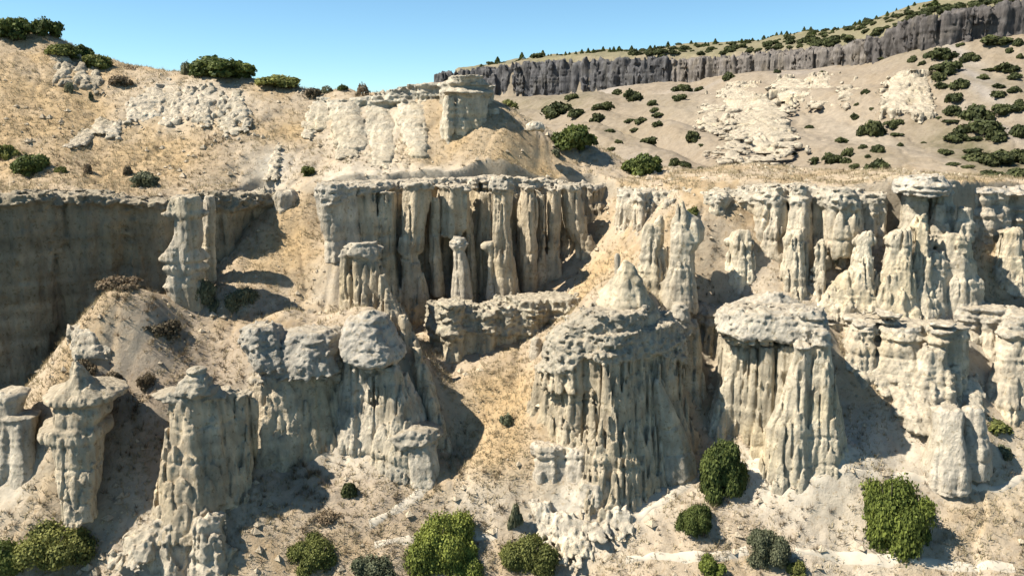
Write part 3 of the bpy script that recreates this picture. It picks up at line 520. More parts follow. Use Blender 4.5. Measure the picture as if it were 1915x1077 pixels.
form('rock_outcrop', 'bleached blocky ledges under the sunlit side of the great tower', 'rock', [col(54.8, 1.1, [(1030, 832, 60), (1030, 842, 84), (1030, 870, 70), (1028, 884, 90), (1028, 940, 96), (1030, 1000, 110)]), col(54.4, 1.1, [(1082, 838, 50), (1082, 848, 66), (1084, 880, 56), (1086, 896, 76), (1090, 950, 90), (1090, 1000, 100)]), col(53.2, 1, [(1138, 898, 30), (1138, 908, 50), (1138, 940, 50), (1136, 990, 60)]), col(52.8, 1, [(1110, 905, 40), (1110, 915, 56), (1108, 960, 60), (1108, 1010, 66)])], h=.09, afl=.14, ffl=1.8, ar=.2, ast=.16, seed=20, tone=(1.12, 1.12, 1.14))
form('rock_pillar', 'pointed rock pinnacle on the saddle behind the great tower\'s cap', 'rock pinnacle', [col(60, 1.1, [(1170, 486, 6), (1174, 496, 26), (1176, 520, 50), (1172, 550, 80), (1168, 580, 112), (1165, 620, 150)]), col(61, 1, [(1206, 560, 20), (1215, 580, 40), (1225, 620, 60)])], h=.09, afl=.05, ar=.16, ast=.1, seed=21, tone=(.95, .93, .86))
form('boulder', 'small round stone balanced on the grassy slope left of the pointed pinnacle', 'boulder', [col(66, 1, [(1155, 474, 6), (1155, 480, 11), (1155, 488, 11), (1155, 496, 8)])], h=.06, afl=0, ar=.02, ast=.0, bed=0, seed=22)
# recess behind, between tower and right block
pts = [(1215, 560, 700, 64.5), (1250, 568, 760, 65), (1300, 575, 780, 65.5), (1345, 580, 770, 65), (1392, 582, 740, 63.5)]
form('rock_cliff', 'dark recessed cliff between the great tower and the square right block', 'cliff', slab(pts, 3.4) + wall(pts, 26, 36, R, 1.4, .1, 1.2, .85) + [col(62.4, 1, [(1298, 600, 10), (1298, 630, 24), (1300, 680, 34), (1302, 740, 40), (1304, 800, 44)]), col(62, 1, [(1272, 570, 20), (1276, 610, 36), (1282, 680, 40), (1290, 790, 50)])], afl=.22, ar=.14, ast=.12, cap=[(1215, 600, 65), (1300, 612, 65), (1392, 612, 64)], cap_out=.3, cap_rough=.4, seed=23, tone=(.92, .9, .84))
YAW = -.35
# right square block
BAT = .15
cl = []
for Y, kd, ks in [(57.8, .75, [(1456, 586, 150), (1456, 594, 178), (1456, 612, 170), (1456, 630, 176), (1456, 640, 150)]), (61.5, .8, [(1450, 550, 24), (1450, 566, 90), (1452, 590, 150), (1452, 620, 150)]), (59.4, 1.2, [(1400, 586, 50), (1398, 596, 66), (1398, 632, 60), (1398, 650, 50)]), (56.6, 1.2, [(1520, 584, 50), (1524, 596, 62), (1526, 640, 54), (1526, 660, 46)]),
                  (57.9, 1.1, [(1430, 636, 100), (1425, 641, 128), (1428, 647, 90)]),
                  (59.1, 1.2, [(1450, 640, 150), (1450, 740, 160), (1450, 830, 190), (1450, 900, 200)]),
                  (59.5, 1.1, [(1386, 648, 24), (1384, 690, 36), (1376, 740, 50), (1366, 800, 60), (1362, 860, 76)]), (58.5, 1, [(1400, 700, 12), (1402, 760, 24), (1408, 810, 36), (1410, 870, 44)]), (58.5, 1, [(1412, 650, 22), (1414, 720, 24), (1418, 780, 26), (1420, 850, 40)]),
                  (57.5, 1, [(1438, 650, 30), (1438, 690, 36), (1440, 735, 30), (1442, 790, 40), (1442, 850, 56)]), (57.0, 1, [(1466, 650, 22), (1466, 730, 26), (1464, 790, 30), (1464, 850, 40)]), (56.6, 1, [(1484, 650, 18), (1482, 740, 22), (1482, 850, 36)]),
                  (55.2, 1.1, [(1508, 650, 36), (1506, 700, 46), (1502, 760, 62), (1496, 810, 84), (1494, 850, 80), (1496, 880, 90)]),
                  (55.2, 1.2, [(1540, 620, 20), (1542, 680, 30), (1546, 760, 48), (1548, 810, 66), (1550, 860, 76)]), (55.6, 1.2, [(1556, 700, 14), (1560, 760, 30), (1566, 820, 34), (1568, 860, 40)])]: cl.append(col(Y, kd, ks))
form('rock_outcrop', 'square flat-capped block with flaring columns on the right half', 'rock block', cl, h=.1, afl=.24, ffl=2.0, ar=.09, ast=.05, cap=[(1350, 640, 57), (1450, 644, 57), (1560, 640, 57)], cap_out=.16, cap_rough=.4, capcol=(.54, .51, .46), seed=24, tone=(1.02, 1.01, .96))
# right upper band
BAT = .24
pts = [(1205, 356, 470, 76.2), (1300, 352, 450, 75), (1400, 354, 520, 73.6), (1500, 348, 560, 72.4), (1590, 358, 560, 71), (1640, 368, 540, 70.6)]
cl = slab(pts, 4.5) + wall([(p[0], p[1] + 6, p[2], p[3] - .3) for p in pts], 26, 34, R, 1.5, .3, 1.25, .85)
for Y, ks in [(71.1, [(1448, 356, 46), (1450, 375, 60), (1452, 420, 60), (1450, 450, 50), (1452, 520, 60)]), (70.2, [(1502, 352, 30), (1502, 380, 40), (1500, 440, 44), (1500, 520, 54)]), (68.8, [(1578, 354, 56), (1582, 380, 76), (1586, 430, 66), (1584, 470, 50), (1584, 490, 30)]),
              (70.0, [(1548, 400, 26), (1548, 470, 36), (1546, 560, 50)]), (71.0, [(1420, 430, 24), (1424, 500, 34), (1430, 560, 44)]), (72.7, [(1340, 365, 40), (1342, 400, 50), (1345, 440, 46)])]: cl.append(col(Y, 1.2, ks))
form('rock_cliff', 'sunlit upper cliff of bulging towers right of the grassy chute', 'cliff', cl, h=.12, afl=.28, ffl=1.3, ar=.2, ast=.1, cap=[(1205, 384, 72), (1300, 384, 72), (1400, 384, 72), (1500, 380, 72), (1640, 396, 73)], cap_out=.15, cap_rough=.6, capcol=(.56, .52, .44), seed=25, tone=(1.14, 1.12, 1.08))
def tower(Y, px, top, bot, w, label, seed, fl=1.5, lean=0, capw=1.08):
    h_ = bot - top
    form('rock_pillar', label, 'rock pillar', [col(Y, 1.15, [(px + 3, top, w * .3), (px + 1, top + 7, w * .7), (px, top + .16 * h_, w * capw), (px + lean * .2, top + .24 * h_, w * .92), (px + lean * .5, top + .5 * h_, w * 1.05), (px + lean, top + .8 * h_, w * fl * .9), (px + lean, bot + 8, w * fl * 1.25), (px + lean, bot + 40, w * fl * 1.6)])],
         h=.1, afl=.24, ffl=1.8, ar=.2, ast=.1, seed=seed, tone=(1.14, 1.13, 1.08))
tower(69.3, 1390, 430, 588, 50, 'stout round-headed pillar, first of the row under the upper right cliff', 30, 1.35)
tower(68.2, 1490, 430, 582, 40, 'slim pillar with swollen pale head, second of the row under the upper right cliff', 31, 1.3)
tower(66.6, 1624, 432, 572, 36, 'tapering cone pillar with wide skirt, third of the row under the upper right cliff', 32, 2.6, -8)
tower(66, 1692, 428, 580, 50, 'broad pale pillar beside the dark cleft on the upper right', 33, 1.7)
tower(68, 1536, 448, 575, 22, 'thin shaded column tucked between two bigger pillars', 34, 1.5)
tower(66.8, 1728, 400, 560, 30, 'narrow pillar just right of the broad pale one', 35, 1.5)
tower(67.5, 1238, 400, 525, 22, 'thin bent pillar at the foot of the grassy chute', 36, 1.7)
form('rock_pillar', 'heavy-headed rock with a spike on top near the grassy chute', 'rock pillar', [col(66.4, 1.1, [(1274, 372, 6), (1276, 395, 20), (1286, 412, 56), (1290, 430, 68), (1288, 455, 60), (1280, 475, 40), (1278, 510, 44), (1276, 545, 56)]), col(67, 1.1, [(1222, 420, 30), (1224, 440, 40), (1216, 480, 30), (1220, 520, 44)])], h=.1, afl=.12, ar=.16, ast=.12, seed=37, tone=(1.03, 1.02, .98))
cl = [col(68.2, 1.2, [(1740, 332, 60), (1742, 340, 90), (1742, 360, 86), (1740, 372, 70)]), col(69.9, 1.2, [(1765, 352, 50), (1768, 400, 50), (1768, 480, 60), (1768, 560, 70)]), col(69.4, 1.2, [(1720, 360, 40), (1722, 420, 46), (1724, 540, 60)]),
      col(68.4, 1.1, [(1760, 384, 10), (1762, 410, 22), (1768, 440, 40), (1780, 470, 60)]), col(67.0, 1.2, [(1790, 438, 60), (1796, 450, 70), (1798, 500, 60), (1800, 560, 66)]), col(66.6, 1.1, [(1752, 470, 50), (1752, 520, 60), (1752, 600, 80)]), col(67.8, 1.1, [(1810, 390, 20), (1812, 420, 34), (1812, 480, 36), (1812, 540, 50)])]
form('rock_outcrop', 'white slab-topped bluff with a shaded slot at the upper right', 'rock bluff', cl, h=.11, afl=.16, ffl=1.4, ar=.17, ast=.16, cap=[(1690, 366, 70), (1800, 366, 70)], cap_out=.2, seed=38, tone=(1.06, 1.05, 1.02), capcol=(.58, .56, .52))
pts = [(1806, 352, 470, 75), (1860, 350, 480, 75.5), (1915, 348, 500, 76.5), (2080, 346, 500, 78)]
form('rock_cliff', 'layered cliff of stacked dark and pale ledges at the right edge', 'cliff', slab(pts, 4) + wall(pts, 36, 50, R, 1.3, .0, 1.1, .95), h=.12, afl=.12, ar=.2, ast=.34, seed=39, cap=[(1806, 366, 75), (2080, 360, 78)], cap_out=.4, tone=(.98, .97, .96), capcol=(.55, .53, .5))
tower(71.5, 1900, 425, 500, 40, 'rounded pillar below the layered cliff at the right edge', 40, 1.2)
BAT = .3
# mid right outcrop
FLARE = .15
pts = [(1562, 592, 650, 64.6), (1640, 596, 700, 63), (1700, 604, 735, 61.8), (1760, 612, 755, 60.8), (1784, 616, 765, 60.4)]
cl = slab(pts, 3) + wall(pts, 34, 48, R, 1.3, .15, 1.5, .9) + [col(62, 1.1, [(1625, 606, 44), (1622, 640, 60), (1618, 690, 90), (1618, 730, 120)]), col(60.9, 1.1, [(1700, 612, 50), (1700, 660, 70), (1702, 720, 110), (1710, 780, 140)]), col(60, 1.1, [(1766, 612, 34), (1765, 680, 42), (1764, 750, 60), (1764, 820, 80)]), col(59.6, 1.1, [(1742, 650, 20), (1738, 700, 44), (1730, 760, 80), (1728, 820, 110)])]
form('rock_outcrop', 'bleached bluff with ledges and a sharp shaded right edge above the big round bush', 'rock bluff', cl, h=.11, afl=.2, ffl=1.0, ar=.28, ast=.26, bed=.14, cap=[(1560, 618, 63), (1640, 620, 62), (1790, 630, 59)], cap_out=.08, cap_rough=.4, seed=41, tone=(1.1, 1.09, 1.05), capcol=(.58, .55, .49))
pts = [(1795, 580, 680, 66), (1850, 584, 690, 65), (1915, 590, 720, 63.5), (2080, 590, 740, 62)]
form('rock_outcrop', 'pale crumbling bank with small hollows at the right edge', 'rock bank', slab(pts, 3) + wall(pts, 34, 50, R, 1.3, .1, 1.3, .9) + [col(61.5, 1.1, [(1905, 600, 30), (1905, 640, 50), (1900, 700, 56), (1895, 760, 70)])], h=.12, afl=.2, ffl=1.1, ar=.24, ast=.2, cap=[(1795, 606, 66), (2080, 612, 62)], cap_out=.1, seed=42, tone=(1.06, 1.04, 1))
form('rock_outcrop', 'pair of blunt grey stumps on the white slope right of the big round bush', 'rock', [col(54.6, 1, [(1784, 766, 30), (1784, 774, 54), (1784, 800, 50), (1784, 840, 56), (1784, 880, 70)]), col(55.2, 1, [(1826, 762, 20), (1828, 772, 40), (1830, 800, 44), (1832, 850, 60)])], h=.08, afl=.1, ar=.12, ast=.08, seed=43, tone=(1.05, 1.06, 1.08))
BAT = .1
YAW = 0.
FLARE = 0
# upper outcrops
pts = [(606, 184, 222, 91), (700, 182, 240, 90), (760, 170, 245, 89), (830, 156, 240, 87.6), (880, 156, 240, 87), (902, 178, 236, 88)]
cl = slab(pts, 4) + wall(pts, 26, 40, R, 1.2, .1, 1.2, .9) + [col(84.5, 1.3, [(866, 146, 50), (866, 156, 74), (866, 172, 78), (868, 240, 70), (868, 262, 74)], 4, None, .5), col(83.4, 1.2, [(838, 180, 20), (836, 210, 26), (832, 260, 30), (832, 300, 40), (832, 320, 46)]), col(86, 1.1, [(918, 200, 26), (922, 220, 34), (926, 250, 36)])] + [colG([(640, 190, 60), (645, 215, 70), (650, 240, 80), (655, 275, 60)], .5), colG([(710, 195, 60), (712, 225, 80), (715, 260, 70), (715, 300, 40)], .5), colG([(770, 190, 60), (772, 215, 70), (775, 250, 60), (780, 290, 40)], .5), colG([(600, 190, 40), (596, 215, 60), (590, 250, 50)], .5)]
form('rock_outcrop', 'pale crag crowning the centre knoll with a square shaded block and buttress', 'crag', cl, h=.14, afl=.16, ffl=.9, ar=.24, ast=.2, cap=[(606, 200, 90), (700, 204, 89), (830, 176, 86), (900, 186, 87)], cap_out=.12, cap_rough=.4, seed=50, tone=(1.04, 1.04, 1.02), capcol=(.55, .52, .44))
form('rock_outcrop', 'white boulder-like knob on the right shoulder of the centre knoll', 'rock', [col(82.5, 1, [(1000, 226, 20), (1001, 234, 36), (1004, 248, 36)])], h=.12, foot=False, afl=.06, ar=.3, seed=51, tone=(1.1, 1.1, 1.1))
form('rock_outcrop', 'fluted grey-white outcrop below the big skyline bush on the left ridge', 'rock', [colG([(412, 166, 30), (414, 185, 36), (420, 210, 34), (428, 240, 36), (432, 262, 30)], 0.85), colG([(440, 168, 26), (446, 195, 30), (450, 225, 30), (452, 250, 24)], 0.65), colG([(386, 160, 30), (384, 185, 40), (380, 215, 40), (372, 240, 30)], 0.39)], h=.11, afl=.5, ffl=1.0, ar=.4, ast=.1, foot=False, seed=52, dust=.8, tone=(1.04, 1.04, 1.03))
form('rock_outcrop', 'rounded grey boulder crag low on the left ridge spur', 'rock', [colG([(186, 222, 22), (184, 236, 42), (186, 254, 30)], 0.78), colG([(160, 240, 20), (150, 256, 40), (134, 276, 34)], 0.33), colG([(212, 226, 20), (210, 240, 30), (206, 262, 20)], 0.52)], h=.1, afl=.06, ar=.5, ast=.14, foot=False, seed=53, dust=.8)
form('rock_outcrop', 'broken pale rock sheet high on the left ridge spur', 'rock', [colG([(254, 182, 30), (252, 196, 44), (246, 216, 40), (236, 236, 30)], 0.65), colG([(282, 160, 30), (282, 180, 50), (276, 210, 50), (264, 240, 40)], 0.33), colG([(320, 150, 40), (322, 175, 60), (316, 210, 60), (300, 240, 40)], 0.26), colG([(352, 165, 30), (352, 190, 40), (346, 225, 30)], 0.29)], h=.11, afl=.16, ar=.6, ast=.16, foot=False, seed=54, dust=.8, tone=(1.05, 1.04, 1.03))
form('rock_outcrop', 'furrowed grey rock face high on the left hill', 'rock', [colG([(100, 96, 20), (106, 110, 30), (112, 140, 36), (118, 165, 30)], 0.45), colG([(130, 104, 30), (138, 120, 34), (144, 150, 40), (150, 172, 30)], 0.52), colG([(164, 118, 20), (170, 135, 30), (176, 158, 34), (182, 178, 24)], 0.39)], h=.11, afl=.6, ffl=1.1, ar=.3, ast=.06, foot=False, seed=55, tone=(.84, .82, .78), dust=.8)
form('rock_outcrop', 'small chalky spine in the grassy gully of the upper left slope', 'rock', [colG([(517, 266, 6), (514, 285, 18), (508, 312, 28), (502, 340, 34)], 0.52)], h=.09, afl=.24, ar=.3, foot=False, seed=56, tone=(1.1, 1.08, 1.03), dust=.8)
form('rock_outcrop', 'crumbling pale rock band beneath the centre knoll above the terrace', 'rock', [colG([(640, 250, 30), (644, 270, 50), (650, 300, 40)], 0.23), colG([(700, 285, 40), (704, 300, 60), (706, 316, 40)], 0.20), colG([(580, 215, 24), (574, 240, 34), (570, 262, 20)], 0.26)], h=.11, afl=.16, ar=.5, ast=.2, foot=False, seed=58, dust=.8, tone=(1.05, 1.04, 1.0))
form('rock_outcrop', 'bleached rubble apron spilling below the great tower\'s ledges', 'rock', [colG([(1060, 960, 60), (1066, 985, 90), (1072, 1020, 80), (1080, 1060, 60)], .5), colG([(1120, 985, 40), (1126, 1005, 50), (1128, 1026, 30)], .7), colG([(1150, 950, 40), (1160, 975, 50), (1166, 1010, 40)], .4), colG([(1010, 940, 40), (1014, 980, 50), (1020, 1030, 40)], .4)], h=.09, afl=.12, ar=.6, ast=.14, foot=False, seed=59, dust=.2, tone=(1.16, 1.16, 1.16))
form('rock_outcrop', 'pale rock skirt under the bleached bluff running down to the grey stumps', 'rock', [colG([(1620, 660, 40), (1640, 690, 60), (1660, 720, 60), (1680, 750, 40)], .5), colG([(1690, 690, 60), (1706, 730, 90), (1726, 780, 90), (1740, 820, 70)], .7), colG([(1770, 740, 40), (1776, 790, 60), (1780, 840, 60)], .6), colG([(1820, 700, 30), (1822, 740, 50), (1826, 780, 50)], .5), colG([(1590, 640, 40), (1596, 670, 40), (1600, 700, 30)], .5)], h=.1, afl=.14, ar=.4, ast=.2, foot=False, seed=62, dust=.3, tone=(1.12, 1.11, 1.08))
form('rock_outcrop', 'knobbly grey rim rocks at the head of the left gully', 'rock', [col(74.6, 1, [(490, 352, 30), (488, 362, 46), (488, 390, 50)]), col(74, 1, [(530, 356, 30), (530, 368, 50), (530, 400, 50)])], h=.1, afl=.1, ar=.34, ast=.15, seed=57)
BAT = .0
# far tuff and basalt
cl = []
for ks in [[(1434, 182, 40), (1434, 205, 84), (1434, 245, 90), (1430, 285, 100), (1428, 310, 90)], [(1466, 190, 20), (1470, 230, 34), (1480, 270, 44), (1490, 300, 40)], [(1392, 206, 20), (1386, 240, 40), (1374, 280, 50), (1362, 310, 40)],
           [(1345, 176, 30), (1340, 200, 44), (1330, 250, 46)], [(1400, 158, 60), (1400, 175, 90), (1400, 215, 80)], [(1490, 146, 50), (1490, 165, 80), (1494, 200, 70)], [(1545, 142, 40), (1548, 160, 60), (1552, 200, 50)], [(1592, 150, 20), (1596, 168, 34), (1594, 205, 26)], [(1360, 220, 20), (1350, 250, 30), (1340, 290, 30)]]: cl.append(colG(ks, 5.0 if 1380 < ks[0][0] < 1475 and ks[0][1] > 170 else 1.8, .8, 2.3, 105.))
form('rock_outcrop', 'large white fluted outcrop on the far hillside', 'rock', cl, h=.26, k=.5, afl=3.4, ffl=.34, ar=.9, ast=.0, bed=0, foot=False, seed=60, tone=(.82, .81, .79), dust=.5)
form('rock_outcrop', 'smaller pale crag on the far hillside under the basalt notch', 'rock', [colG([(1690, 134, 30), (1690, 150, 50), (1688, 180, 54), (1684, 205, 50)], 2.6, .9, 2.3, 105.), colG([(1728, 138, 30), (1730, 155, 46), (1732, 185, 50), (1734, 212, 40)], 2.6, .9, 2.3, 105.)], h=.26, k=.6, afl=1.6, ffl=.4, ar=1.1, ast=.4, bed=0, seed=61, tone=(.8, .79, .77), dust=.6)
def basalt(pts, label, seed, sp, w, base=(.088, .085, .086), **kw):
    form('basalt_cliff', label, 'cliff', slab(pts, 9) + wall(pts, sp, w, R, 1.3, .6, 1.3, .85), k=.8, afl=1.5, ar=.9, ast=.25, bed=.0, mat=M_BASALT, seed=seed, band=.5, base=base, **kw)
basalt([(825, 138, 182, 392), (900, 128, 184, 372), (1037, 114, 190, 345), (1174, 108, 172, 320), (1270, 110, 160, 303)], 'long dark cliff of upright basalt columns on the far skyline', 70, 9, 13, h=.5, ffl=.34)
basalt([(1285, 112, 158, 299), (1392, 106, 146, 269), (1449, 98, 140, 254), (1563, 92, 124, 232), (1660, 70, 110, 212)], 'broken middle stretch of the far basalt cliff with scrubby ledges', 71, 12, 20, (.15, .132, .118), h=.4, ffl=.3)
basalt([(1672, 64, 108, 208), (1735, 36, 90, 196), (1769, 28, 80, 190), (1906, 8, 70, 184), (2080, -18, 60, 180)], 'high right end of the far basalt cliff beside its dark notch', 72, 17, 28, (.1, .09, .085), h=.36, ffl=.3)
#FORMS_END

# ------------------------------------------------------------------ vegetation
def crown_mesh(n, lobes, size, rnd, squash=.8, inner=.25):
    """n leaf quads spread over and through lobes (cx,cy,cz,r), unit size"""
    L = np.array(lobes); p = L[:, 3] ** 2; p = p / p.sum(); k = rnd.choice(len(L), n, p=p)
    d = rnd.normal(size=(n, 3)); d /= np.linalg.norm(d, axis=1)[:, None]; d[:, 2] = np.where(d[:, 2] < -.35, -d[:, 2], d[:, 2])
    r = L[k, 3] * np.where(rnd.random(n) < inner, rnd.uniform(.45, 1, n), rnd.normal(.96, .15, n))
    c = L[k, :3] + d * r[:, None] * np.array([1, 1, squash])
    keep = np.ones(n, bool)
    nrm = d + rnd.normal(size=(n, 3)) * .55; nrm /= np.linalg.norm(nrm, axis=1)[:, None]
    a = np.cross(nrm, rnd.normal(size=(n, 3))); a /= np.linalg.norm(a, axis=1)[:, None]; b = np.cross(nrm, a)
    s = size * rnd.uniform(.6, 1.3, n)[:, None]
    q = np.stack([c - a * s - b * s * .5, c + a * s * .3 - b * s, c + a * s + b * s * .4, c - a * s * .3 + b * s], 1)
    t = np.clip(rnd.normal(.45, .22, n) + (rnd.random(len(L))[k] - .5) * .5, 0, 1)
    return q[keep].reshape(-1, 3), np.arange(keep.sum() * 4).reshape(-1, 4), np.repeat(t[keep], 4)[:, None] * np.ones(3)
def blob_lobes(rnd, n, spread=.7, flat=.6, rr=(.14, .36)):
    n = int(n * 1.6); out = [(0, 0, .36 * flat / .6, .5)]
    for i in range(n):
        a = rnd.uniform(0, 6.28); q = spread * math.sqrt(rnd.uniform(.15, 1)); zz = rnd.uniform(.05, 1) * flat * 1.35 * (1 - .45 * q / spread)
        out.append((math.cos(a) * q, math.sin(a) * q, zz, rnd.uniform(*rr)))
    return out
def limb_mesh(rnd, n=5, h=.55, r=.05):
    V_, F_ = [], []
    def seg(p, q, r0, r1):
        p = np.array(p); q = np.array(q); d = q - p; d = d / np.linalg.norm(d); u = np.cross(d, [.3, .9, .1]); u /= np.linalg.norm(u); w = np.cross(d, u); o = len(V_)
        for c, rr_ in ((p, r0), (q, r1)):
            for i in range(6):
                an = i * math.pi / 3; V_.append(c + (u * math.cos(an) + w * math.sin(an)) * rr_)
        for i in range(6): F_.append((o + i, o + (i + 1) % 6, o + 6 + (i + 1) % 6, o + 6 + i))
    seg((0, 0, -.15), (0, 0, .02), r * 1.5, r * 1.1); seg((0, 0, .02), (.02, 0, h * .4), r * 1.1, r * .9)
    for i in range(n):
        a = i * 6.28 / n + rnd.uniform(0, 1); m_ = (math.cos(a) * .2, math.sin(a) * .2, h * .75); seg((.02, 0, h * .33), m_, r * .7, r * .45)
        seg(m_, (math.cos(a + .4) * .48, math.sin(a + .4) * .48, h * rnd.uniform(1.0, 1.5)), r * .45, r * .12)
    return np.array(V_), np.array(F_)
PROTO = {}
def plant(kind, leaf, n, leafsize, nl, flat, seed, trunk=True, spread=.72, rr=(.13, .36), inner=.25, sub=False):
    key = (kind, leaf, n, leafsize, nl, flat, seed)
    if key not in PROTO:
        rnd = np.random.default_rng(seed)
        v, f, t = crown_mesh(n, blob_lobes(rnd, nl, spread, flat, rr), leafsize, rnd, inner=inner)
        o = link_mesh('crown' if trunk else kind, v, f, M_LEAF[leaf], attrs={'tint': t}, smooth=False); crown = o.data; bpy.data.objects.remove(o)
        tr = None
        if trunk:
            a, b = limb_mesh(rnd); o = link_mesh('trunk', a, b, M_BARK); tr = o.data; bpy.data.objects.remove(o)
        PROTO[key] = (crown, tr)
    return PROTO[key]
def put(kind, label, cat, loc, w, h, proto, group=None, rz=None):
    crown, tr = proto; rz = R.uniform(0, 6.28) if rz is None else rz
    if tr is None:
        o = bpy.data.objects.new(kind, crown); C.collection.objects.link(o)
    else:
        o = bpy.data.objects.new(kind, None); C.collection.objects.link(o)
        for nme, me in (('crown', crown), ('trunk', tr)):
            c = bpy.data.objects.new(nme, me); C.collection.objects.link(c); c.parent = o
    o.location = loc; o.scale = (w / 2, w / 2, h / 1.15); o.rotation_euler = (0, 0, rz)
    return tag(o, label, cat, group)
def bush(px, py, wpx, hpx, kind, leaf, label, cat='bush', group=None, n=15000, ls=0.034, nl=14, flat=.6, seed=1, trunk=True, y0=40., sink=.12, **kw):
    x, y, z = hit(px, py, y0); m = mpp(py, y)
    sy = m * hpx * 1.02
    put(kind, label, cat, (x, y + wpx * m * .3, float(H(np.array([x]), np.array([y + wpx * m * .3]))[0]) - sy * sink if False else z - sy * sink), wpx * m * .98, sy * (1 + sink), plant(kind, leaf, n, ls, nl, flat, seed, trunk, **kw), group)
# foreground trees and bushes: (px, base py, width, height)
bush(1356, 934, 108, 126, 'oak_tree', 'dark', 'dark upright oak on the bare slope below the square right block', 'tree', n=44000, ls=0.029, nl=16, flat=.75, seed=11)
bush(1692, 1026, 150, 182, 'oak_tree', 'bright', 'largest round green oak on the open slope at lower right', 'tree', n=64000, ls=0.022, nl=26, flat=.56, spread=.66, rr=(.2, .34), seed=12)
bush(1304, 1012, 78, 84, 'bush', 'dark', 'dusty green bush just below the dark upright oak', n=32000, ls=0.026, seed=13)
bush(1440, 1070, 96, 92, 'bush', 'grey', 'grey-green bush at the bottom edge right of the trail fork', n=32000, ls=0.026, seed=14)
bush(1498, 1085, 44, 44, 'bush', 'olive', 'little olive bush touching the right side of the grey-green bush', n=10000, ls=0.043, nl=9, seed=15)
bush(1330, 1090, 66, 50, 'bush', 'bright', 'low bright bush cut by the bottom edge left of the grey-green bush', n=10000, ls=0.043, nl=9, seed=16)
bush(822, 1072, 150, 128, 'oak_tree', 'bright', 'broad bright green oak at the bottom centre-left', 'tree', n=64000, ls=0.022, nl=22, flat=.66, seed=17)
bush(880, 1095, 80, 60, 'bush', 'bright', 'low green shoot clump under the bright oak at the bottom edge', n=12500, ls=0.037, nl=10, seed=18)
bush(990, 1085, 122, 94, 'oak_tree', 'olive', 'olive-green round tree at the bottom edge right of the bright oak', 'tree', n=48000, ls=0.024, nl=18, seed=19)
bush(588, 1080, 124, 82, 'oak_tree', 'olive', 'olive tree at the bottom edge left of the bright oak', 'tree', n=44000, ls=0.024, nl=16, seed=20)
bush(690, 1095, 110, 56, 'bush', 'grey', 'dull sparse bush between two trees on the bottom edge', n=12500, ls=0.034, nl=12, seed=21)
bush(82, 1080, 176, 108, 'oak_tree', 'olive', 'wide shadowy olive tree in the bottom left corner', 'tree', n=56000, ls=0.024, nl=20, seed=22)
bush(0, 1085, 90, 90, 'bush', 'dark', 'dark bush cut by the left edge in the bottom corner', n=12500, ls=0.037, nl=10, seed=23)
bush(964, 1000, 32, 62, 'bush', 'grey', 'narrow upright grey-green bush above the olive round tree', n=3000, ls=.09, nl=8, flat=.8, seed=24)
bush(648, 938, 46, 42, 'bush', 'scrub', 'lone dark dry bush on the slope left of the trail', n=3000, ls=.08, nl=8, seed=25)
bush(610, 990, 70, 36, 'bush', 'brown', 'brown leafless brush under the lone dark bush', n=2500, ls=.05, nl=9, seed=26)
bush(380, 584, 56, 70, 'bush', 'grey', 'leafy green bush growing at the foot of the banded pillar', n=10000, ls=0.043, nl=10, flat=.8, seed=27)
bush(446, 584, 64, 56, 'bush', 'grey', 'pale grey-green bush right of the banded pillar', n=10000, ls=0.040, nl=10, seed=28)
bush(1868, 812, 70, 32, 'bush', 'olive', 'flat olive scrub behind the pair of grey stumps', n=3000, ls=.08, nl=9, seed=29)
bush(1884, 862, 42, 32, 'bush', 'grey', 'small green bush on the slope at the right edge', n=2500, ls=.08, nl=8, seed=30)
bush(950, 800, 36, 30, 'bush', 'grey', 'small grey tuft bush on the orange grass gully', n=1500, ls=.08, nl=7, seed=31)
bush(205, 545, 90, 34, 'bush', 'brown', 'pale leafless brush on top of the left mound', n=3000, ls=.05, nl=9, seed=32)
bush(205, 735, 50, 50, 'bush', 'brown', 'brown tangled brush behind the stacked mushroom hoodoo', n=2500, ls=.05, nl=9, seed=33)
bush(272, 735, 40, 55, 'bush', 'brown', 'thorny bare shrub left of the big hoodoo hat', n=1500, ls=.05, nl=7, seed=34)
bush(290, 640, 90, 40, 'bush', 'brown', 'brown brush patch on the shaded side of the left mound', n=3000, ls=.05, nl=9, seed=35)
bush(150, 720, 56, 66, 'bush', 'brown', 'ochre dry brush behind the pointed hat of the mushroom hoodoo', n=2500, ls=.05, nl=9, seed=36)
bush(42, 330, 92, 54, 'bush', 'dark', 'dark green bush above the shaded cliff at the left edge', n=15000, ls=0.043, nl=12, seed=37, y0=60)
bush(5, 300, 50, 40, 'bush', 'olive', 'lighter bush behind the dark one at the left edge', n=3000, ls=.08, nl=8, seed=38, y0=60)
bush(262, 350, 72, 40, 'bush', 'grey', 'grey leafless-looking bush near the rim of the left cliff', n=2500, ls=.06, nl=9, seed=39, y0=60)
bush(236, 330, 26, 26, 'bush', 'brown', 'small purple-brown bush behind the grey rim bush', n=1200, ls=.08, nl=6, seed=40, y0=60)
bush(160, 325, 26, 26, 'bush', 'brown', 'tiny brown bush on the left slope above the rim', n=1000, ls=.09, nl=6, seed=41, y0=60)
bush(126, 176, 22, 28, 'bush', 'grey', 'small lone bush under the furrowed rock face', n=1000, ls=.1, nl=6, seed=42, y0=70)
bush(168, 190, 12, 22, 'bush', 'grey', 'tiny thin bush beside the lone bush on the left hill', n=500, ls=.12, nl=5, seed=43, y0=70)
bush(110, 325, 30, 18, 'bush', 'olive', 'flat little olive bush right of the dark left-edge bush', n=800, ls=.1, nl=5, seed=44, y0=60)
bush(1300, 408, 30, 26, 'bush', 'olive', 'small ochre bush in the niche of the upper right cliff', n=1200, ls=.1, nl=6, seed=45, y0=60)
